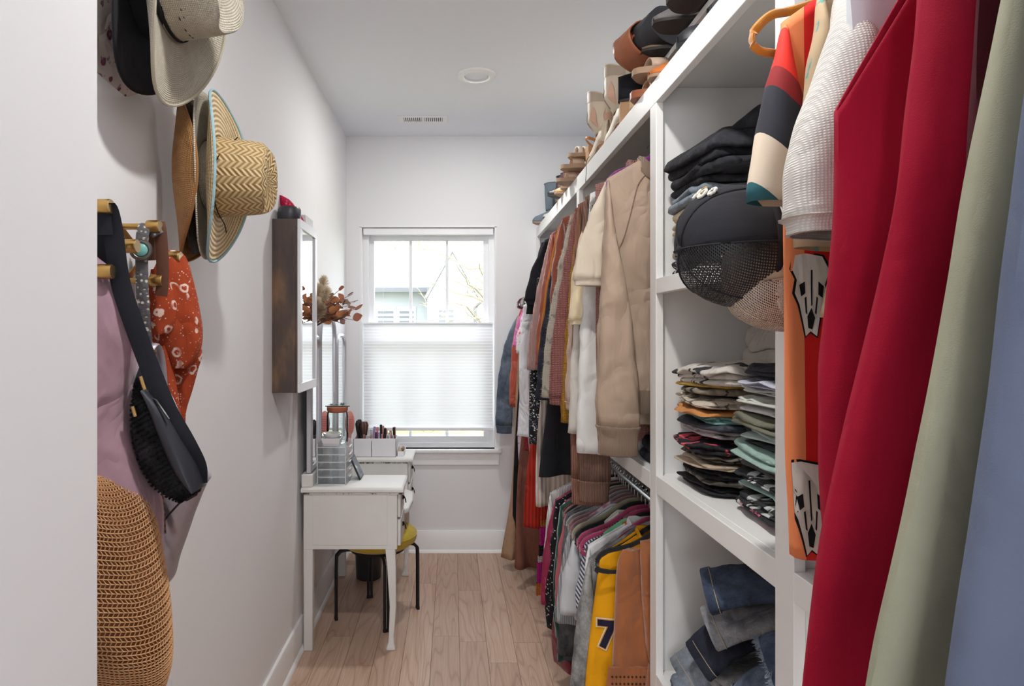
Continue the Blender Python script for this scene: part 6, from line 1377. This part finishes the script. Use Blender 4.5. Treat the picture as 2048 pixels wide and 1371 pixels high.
# ================================================================== shoes on the top shelf
SHO = 'shoes on the top shelf'
W_T = [(0, .022), (.06, .029), (.15, .033), (.3, .031), (.45, .033), (.6, .042), (.72, .047), (.84, .043), (.93, .030), (1, .010)]
def shoe(label, loc, yaw, m_up, m_sole, *, L=.245, heel=.012, style='flat', hw=1.0, sole=.008, m_heel=None, shaft=0, m_shaft=None, heelw=.9, pitch=0, roll=0, pointy=False, name=None, strapm=None, scallop=0, shaft_r=(.052, .042), cat='shoe', platform=0):
    """local: +x = toe, z up, origin under the heel"""
    nm = name or {'flat': 'flat_shoe', 'pump': 'high_heel', 'sandal': 'sandal', 'boot': 'ankle_boot', 'sneaker': 'sneaker'}[style]
    t = thing(nm, label, cat, loc, (roll, pitch, yaw), SHO)
    def w(u): return interp(W_T, u)*hw*(1 if not pointy or u < .7 else lerp(1, .45, (u-.7)/.3))
    def zb(u): return platform+heel*(1-smoothstep(.18, .68, u))+.006*smoothstep(.86, 1, u)
    us = [i/22 for i in range(23)]
    def ring(u, z0, z1, k=1.0):
        return [(u*L, -w(u)*k, z0), (u*L, w(u)*k, z0), (u*L, w(u)*k, z1), (u*L, -w(u)*k, z1)]
    b = MB(); b.loft([ring(u, zb(u)-platform*smoothstep(.2, .5, u)*0, zb(u)+sole, 1.04) for u in us]); so = b.obj('sole', m_sole, t, smooth=50)
    if platform:
        b = MB(); b.loft([ring(u, 0, zb(u), 1.04) for u in us if u > .42]); b.obj('platform', m_sole, t, smooth=50)
    if heel > .02:
        hh = heel+platform; b = MB(); q = heelw
        b.loft([[(L*x_, y_*w(.1)*k, z_) for x_, y_ in ((.01, -.8), (.0, 0), (.01, .8), (.20*kk, 1), (.26*kk, 0), (.20*kk, -1))] for z_, k, kk in ((0, q*.8, lerp(.35, 1, q)), (hh*.5, q*.85, lerp(.5, 1, q)), (hh+.002, 1.0, 1.0))]); b.obj('heel', m_heel or m_sole, t, smooth=45)
    def hU(u):
        if style == 'pump': return interp([(0, .055), (.1, .052), (.3, .030), (.55, .028), (.7, .040), (.85, .036), (1, .012)], u)
        if style == 'sneaker': return interp([(0, .070), (.15, .070), (.35, .075), (.55, .075), (.75, .055), (.9, .045), (1, .02)], u)
        if style == 'boot': return interp([(0, .085), (.15, .092), (.3, .095), (.45, .085), (.6, .066), (.8, .048), (.93, .036), (1, .012)], u)
        return interp([(0, .048), (.1, .044), (.3, .028), (.55, .028), (.7, .040), (.85, .036), (1, .012)], u)
    if style != 'sandal':
        closed = style in ('boot',)
        for sd in (-1, 1):
            rows = []
            for u in us:
                am = math.pi/2 if (closed or u > (.62 if style != 'sneaker' else .52)) else lerp(math.pi/2, .95, smoothstep(.62 if style != 'sneaker' else .52, .45, u))
                if not closed and u < .04: am = 1.2
                rows.append([(u*L, sd*w(u)*math.cos(am*k/8)**.75 if k else sd*w(u), zb(u)+sole+hU(u)*math.sin(am*k/8)**.9) for k in range(9)])
            b = MB(); b.grid(rows); b.grid([rows[0], [(-.004*math.cos(0), p[1]*.3, p[2]) for p in rows[0]]]); o = b.obj('upper', m_up, t, smooth=60); o.modifiers.new('solid', 'SOLIDIFY').thickness = .003
    else:
        for u0, u1 in ((.62, .82), (.30, .36)) if not strapm else ((.60, .72), (.76, .84), (.28, .34)):
            rows = []
            for u in (u0, (u0+u1)/2, u1): rows.append([(u*L, w(u)*math.cos(math.pi*k/12), zb(u)+sole+.038*math.sin(math.pi*k/12)**.8*(1.3 if u < .5 else 1)) for k in range(13)])
            b = MB(); b.grid(rows); o = b.obj('strap', strapm or m_up, t, smooth=60); o.modifiers.new('solid', 'SOLIDIFY').thickness = .003
        b = MB(); b.tube(smooth_path([(.32*L, w(.3), zb(.3)+.02), (.1*L, w(.1), zb(.1)+.045), (-.004, 0, zb(0)+.06), (.1*L, -w(.1), zb(.1)+.045), (.32*L, -w(.3), zb(.3)+.02)], 5), .0045, 6, flat=(1.4, .5)); b.obj('heel_strap', strapm or m_up, t)
    if shaft:
        z0 = zb(.15)+sole+.045; rings = []; K = 28
        for i in range(12):
            u = i/11; rx, ry = lerp(.056, shaft_r[0], u), lerp(.034, shaft_r[1], smoothstep(0, .4, u)); cx = lerp(.070, .060, u)
            rings.append([(cx+rx*math.cos(2*math.pi*k/K)*(1+.03*noise.noise((k, u*4, 3))), ry*math.sin(2*math.pi*k/K)*(1+.03*noise.noise((k, u*4, 8))), z0+shaft*u+scallop*abs(math.sin(2*math.pi*k/K))**1.5*smoothstep(.6, 1, u)) for k in range(K)])
        b = MB(); b.loft(rings, False, False); o = b.obj('shaft', m_shaft or m_up, t, smooth=60); o.modifiers.new('solid', 'SOLIDIFY').thickness = .003
        b = MB(); b.tube(rings[-1]+[rings[-1][0]], .003, 6, caps=False); b.obj('top_binding', m_shaft or m_up, o)
        t['z0'] = z0
        return t, rings
    return t, None
def lea(n, c, r=.5): return plain(n, c, r, var=.08, nscale=40)
ST = ZT+.001; FRX = XF+.012
M_tansole = lea('tan_sole', (160, 132, 108), .7); M_darksole = lea('dark_sole', (44, 38, 36), .7); M_wood = plain('stacked_wood_heel', (176, 134, 94), .6, var=.2, nscale=20); M_blks = fab('black_suede', (36, 37, 42), 'suede', wr=.1)
M_nude = lea('nude_leather', (200, 172, 150)); M_tan = lea('tan_leather', (186, 128, 78)); M_brn = lea('cognac_leather', (150, 88, 58), .45); M_blkle = lea('black_boot_leather', (40, 41, 46), .45); M_cream_b = lea('cream_boot_leather', (206, 190, 168)); M_olv = lea('olive_suede', (122, 104, 76), .8); M_bluesd = fab('blue_grey_suede', (122, 136, 146), 'suede', wr=.3)
OUT = math.pi                                              # toe towards the aisle
# far end
bt, rg = shoe('blue grey suede slouch boot at the far end of the top shelf', (.72, 4.14, ST), OUT, M_bluesd, M_tansole, style='boot', heel=.03, shaft=.17, shaft_r=(.075, .062), L=.21, m_heel=M_tansole, cat='boot', name='slouch_boot', roll=0)
shoe('black ankle boot standing next to the blue grey suede boot', (.60, 3.88, ST), 0, M_blkle, M_darksole, style='boot', heel=.055, heelw=.5, shaft=.13, shaft_r=(.04, .036), cat='boot')
shoe('black and white low heel beside the black ankle boot', (.80, 3.98, ST), OUT, lea('white_strap', (214, 208, 202)), M_darksole, style='pump', heel=.05, heelw=.4)
shoe('dark plum ankle boot with tan heel on the top shelf', (.60, 3.70, ST), .15, lea('plum_leather', (84, 56, 54)), M_tansole, style='boot', heel=.06, heelw=.7, m_heel=M_tan, shaft=.10, shaft_r=(.042, .038), cat='boot')
shoe('pair-mate brown pump with slim heel next to the plum boot', (.60, 3.54, ST), .1, lea('mink_leather', (138, 108, 94)), M_darksole, style='pump', heel=.075, heelw=.35)
shoe('black pointed pump stacked toe-out near the nude flats', (.745, 3.42, ST+.02), OUT, M_blkle, M_darksole, style='pump', heel=.06, heelw=.3, pointy=True)
shoe('honey tan round-toed flat on the top shelf', (.76, 3.28, ST), OUT, lea('honey_leather', (196, 154, 100)), M_tansole, style='flat', heel=.02)
shoe('mushroom brown mule beside the honey tan flat', (.77, 3.16, ST), OUT, lea('mushroom_leather', (160, 136, 118)), M_tansole, style='flat', heel=.03)
# wide nude sandals sticking out over the edge
shoe('wide nude flat sandal jutting over the shelf edge, lower of two', (.742, 3.02, ST), OUT, M_nude, M_tansole, style='sandal', L=.26, sole=.016, hw=1.15)
shoe('wide nude flat sandal jutting over the shelf edge, upper of two', (.752, 2.96, ST+.045), OUT, M_nude, M_tansole, style='sandal', L=.26, sole=.018, hw=1.15)
shoe('strappy cream sandal piled on the nude sandals', (.75, 2.955, ST+.092), OUT+.1, lea('pearl_strap', (222, 208, 192)), M_tansole, style='sandal', L=.23, sole=.016, strapm=lea('pearl_strap', (222, 208, 192)))
shoe('cork wedge sandal with upright wooden heel', (.585, 2.835, ST), .1, M_tan, M_wood, style='sandal', L=.22, heel=.075, m_heel=M_wood, sole=.02, platform=.02)
tag(MB().tube(smooth_path([(0, 0, .02), (-.012, -.002, 0), (-.014, -.006, -.04), (-.016, -.004, -.085)], 5), .0012, 5).obj('sandal_lace', fab('black_cord', (22, 22, 24)), None, loc=(XF-.001, 2.62, ZT-.002)), 'thin black lace dangling over the front edge of the top shelf', 'lace')
# western boots
def western_boot(label, y, x):
    t, rings = shoe(label, (x, y, ST), math.pi/2, M_cream_b, M_tansole, style='boot', heel=.042, heelw=.8, m_heel=M_tan, shaft=.135, shaft_r=(.060, .068), scallop=.028, L=.245, cat='boot', name='western_boot', pointy=True)
    pk, dk = lea('peach_inlay', (206, 164, 140)), lea('taupe_collar', (172, 156, 138))
    def on(a, u, k=1.012):
        i = u*11; i0 = min(10, int(i)); f = i-i0; kk = (a % (2*math.pi))/(2*math.pi)*28; k0 = int(kk) % 28; g = kk-int(kk)
        p = V3(rings[i0][k0]).lerp(V3(rings[i0][(k0+1) % 28]), g); p2 = V3(rings[i0+1][k0]).lerp(V3(rings[i0+1][(k0+1) % 28]), g); q = p.lerp(p2, f); c = V3((.064, 0, q.z)); return c+(q-c)*k+V3((0, 0, 0))
    b = MB(); b.grid([[on(2*math.pi*j/56, u, 1.02) for j in range(56)]+[on(0, u, 1.02)] for u in (.80+0, .9, .995)]); b.obj('scalloped_collar', dk, t, smooth=60)
    for a0 in (math.pi, math.pi-.9, math.pi+.9, math.pi/2-.3, 3*math.pi/2+.3):
        for sc_, m_, kx_ in ((1.25, dk, 1.02), (1.0, pk, 1.032)):
            b = MB(); rows = []
            for i in range(9):
                u = .12+.58*i/8; wv = .20*sc_*math.sin(math.pi*(i/8))**.8+.01; rows.append([on(a0-wv, u, kx_), on(a0, u, kx_), on(a0+wv, u, kx_)])
            b.grid(rows); b.obj('leaf_inlay', m_, t, smooth=60)
    b = MB(); b.grid([[on(math.pi-.13, u, 1.04), on(math.pi, u, 1.04), on(math.pi+.13, u, 1.04)] for u in (.5, .7, .9, .99)]); b.obj('pull_strap', M_cream_b, t, smooth=60)
western_boot('cream western boot with peach inlays, closer to the nude sandals', 2.52, .605)
western_boot('cream western boot with peach inlays, closer to the black block heel', 2.262, .612)
shoe('black suede bootie with stacked wooden block heel', (.562, 2.19, ST), -.25, M_blks, M_darksole, style='boot', heel=.075, heelw=.95, m_heel=M_wood, L=.235, cat='boot', name='block_heel_bootie', shaft=.025, shaft_r=(.046, .034))
shoe('beige espadrille mule on the shelf edge, beside the black bootie', (.775, 2.03, ST), OUT, M_nude, lea('rope_sole', (206, 178, 140), .9), style='sandal', L=.22, sole=.03)
shoe('pale tan slide sandal with dark insole on the shelf edge', (.775, 1.95, ST), OUT, lea('pale_tan', (212, 176, 138)), M_brn, style='sandal', L=.24, sole=.022, hw=1.1)
shoe('beige wide slide sandal stacked on the pale tan slide', (.775, 1.93, ST+.062), OUT, M_nude, M_tansole, style='sandal', L=.24, sole=.018, hw=1.1)
shoe('orange leather flat next to the beige slides', (.775, 1.79, ST), OUT, lea('orange_leather', (190, 108, 48)), M_tansole, style='flat', L=.235)
# on the riser
RZ2 = ZT+.154
shoe('olive suede clog on the raised platform', (.82, 1.985, RZ2), OUT, M_olv, M_darksole, style='pump', heel=.03, hw=1.1)
def perforated():
    t = NT('perforated_tan_leather'); v = t.co(); d = t.voronoi(v, 170, rnd=.15); t.color(t.ramp(d, [(.25, lin((110, 78, 56))), (.33, lin((212, 186, 158)))])); t.set(Roughness=.6); return t.m
shoe('perforated tan bootie standing on the raised platform', (.69, 2.11, ST), 0, perforated(), M_tansole, style='boot', heel=.03, shaft=.14, shaft_r=(.05, .042), cat='boot', name='perforated_bootie')
def floppy(label, a, b, r, m1, m2, split, name='tall_boot'):
    """boot shaft lying on its side with the folded-back lining at the mouth"""
    a, b = V3(a), V3(b); t = thing(name, label, 'boot', b, group=SHO); ax = (a-b).normalized(); s1 = ax.cross(V3((0, 0, 1))).normalized(); s2 = s1.cross(ax)
    def rgs(u0, u1, k, n=8): return [[b-t.location+(a-b)*lerp(u0, u1, i/n)+s1*(r*k*(1.15-.1*i/n)*math.cos(2*math.pi*j/32)*(1+.05*noise.noise((j*.4, i*.4, 2))))+s2*(r*k*.72*math.sin(2*math.pi*j/32)*(1+.08*noise.noise((j*.4, i*.4, 5)))) for j in range(32)] for i in range(n+1)]
    m = MB(); m.loft(rgs(0, split, 1.0), True, False); m.obj('shaft', m1, t, smooth=60).modifiers.new('solid', 'SOLIDIFY').thickness = .003
    m = MB(); m.loft(rgs(split-.03, 1, 1.06), False, False); m.obj('folded_cuff', m2, t, smooth=60).modifiers.new('solid', 'SOLIDIFY').thickness = .004
    m = MB(); m.loft(rgs(.1, 1.0, .92), True, False); m.obj('lining', m2, t, smooth=60)
    m = MB(); m.tube([rgs(split-.02, 1, 1.07)[i][28] for i in range(9)], .006, 6, flat=(1.6, .5)); m.obj('pull_tab', m2, t)
floppy('black tall boot with folded cognac cuff flopped over the raised platform', P(1285, 105, 2.10)+V3((-.02, .0, -.01)), P(1350, 52, 1.94), .085, M_blkle, M_brn, .5)
floppy('cognac boot shaft lying behind the black and cognac boot', P(1328, 74, 2.06), P(1362, 30, 1.95), .04, M_blkle, M_brn, .45)
shoe('grey felt pump with dark sole on the raised platform', (.80, 1.80, RZ2), OUT, lea('grey_felt', (112, 108, 108), .9), M_darksole, style='pump', heel=.05, heelw=.5)
shoe('black leather pump beside the grey felt one', (.80, 1.68, RZ2), OUT, M_blkle, M_darksole, style='pump', heel=.06, heelw=.4)
shoe('cognac fringed bootie on the raised platform', (.80, 1.54, RZ2), OUT, M_brn, M_darksole, style='boot', heel=.05, shaft=.06, cat='boot')
shoe('black slip-on sneaker with ridged sole on the shelf edge', (.80, 1.62, ST), OUT, M_blkle, plain('ridged_rubber', (34, 34, 36), .8, var=.1, nscale=150), style='sneaker', sole=.02, L=.24, hw=.85)
shoe('pair-mate black slip-on sneaker deeper on the shelf', (.82, 1.48, ST), OUT, M_blkle, plain('ridged_rubber', (34, 34, 36), .8, var=.1, nscale=150), style='sneaker', sole=.02, L=.24, hw=.85)
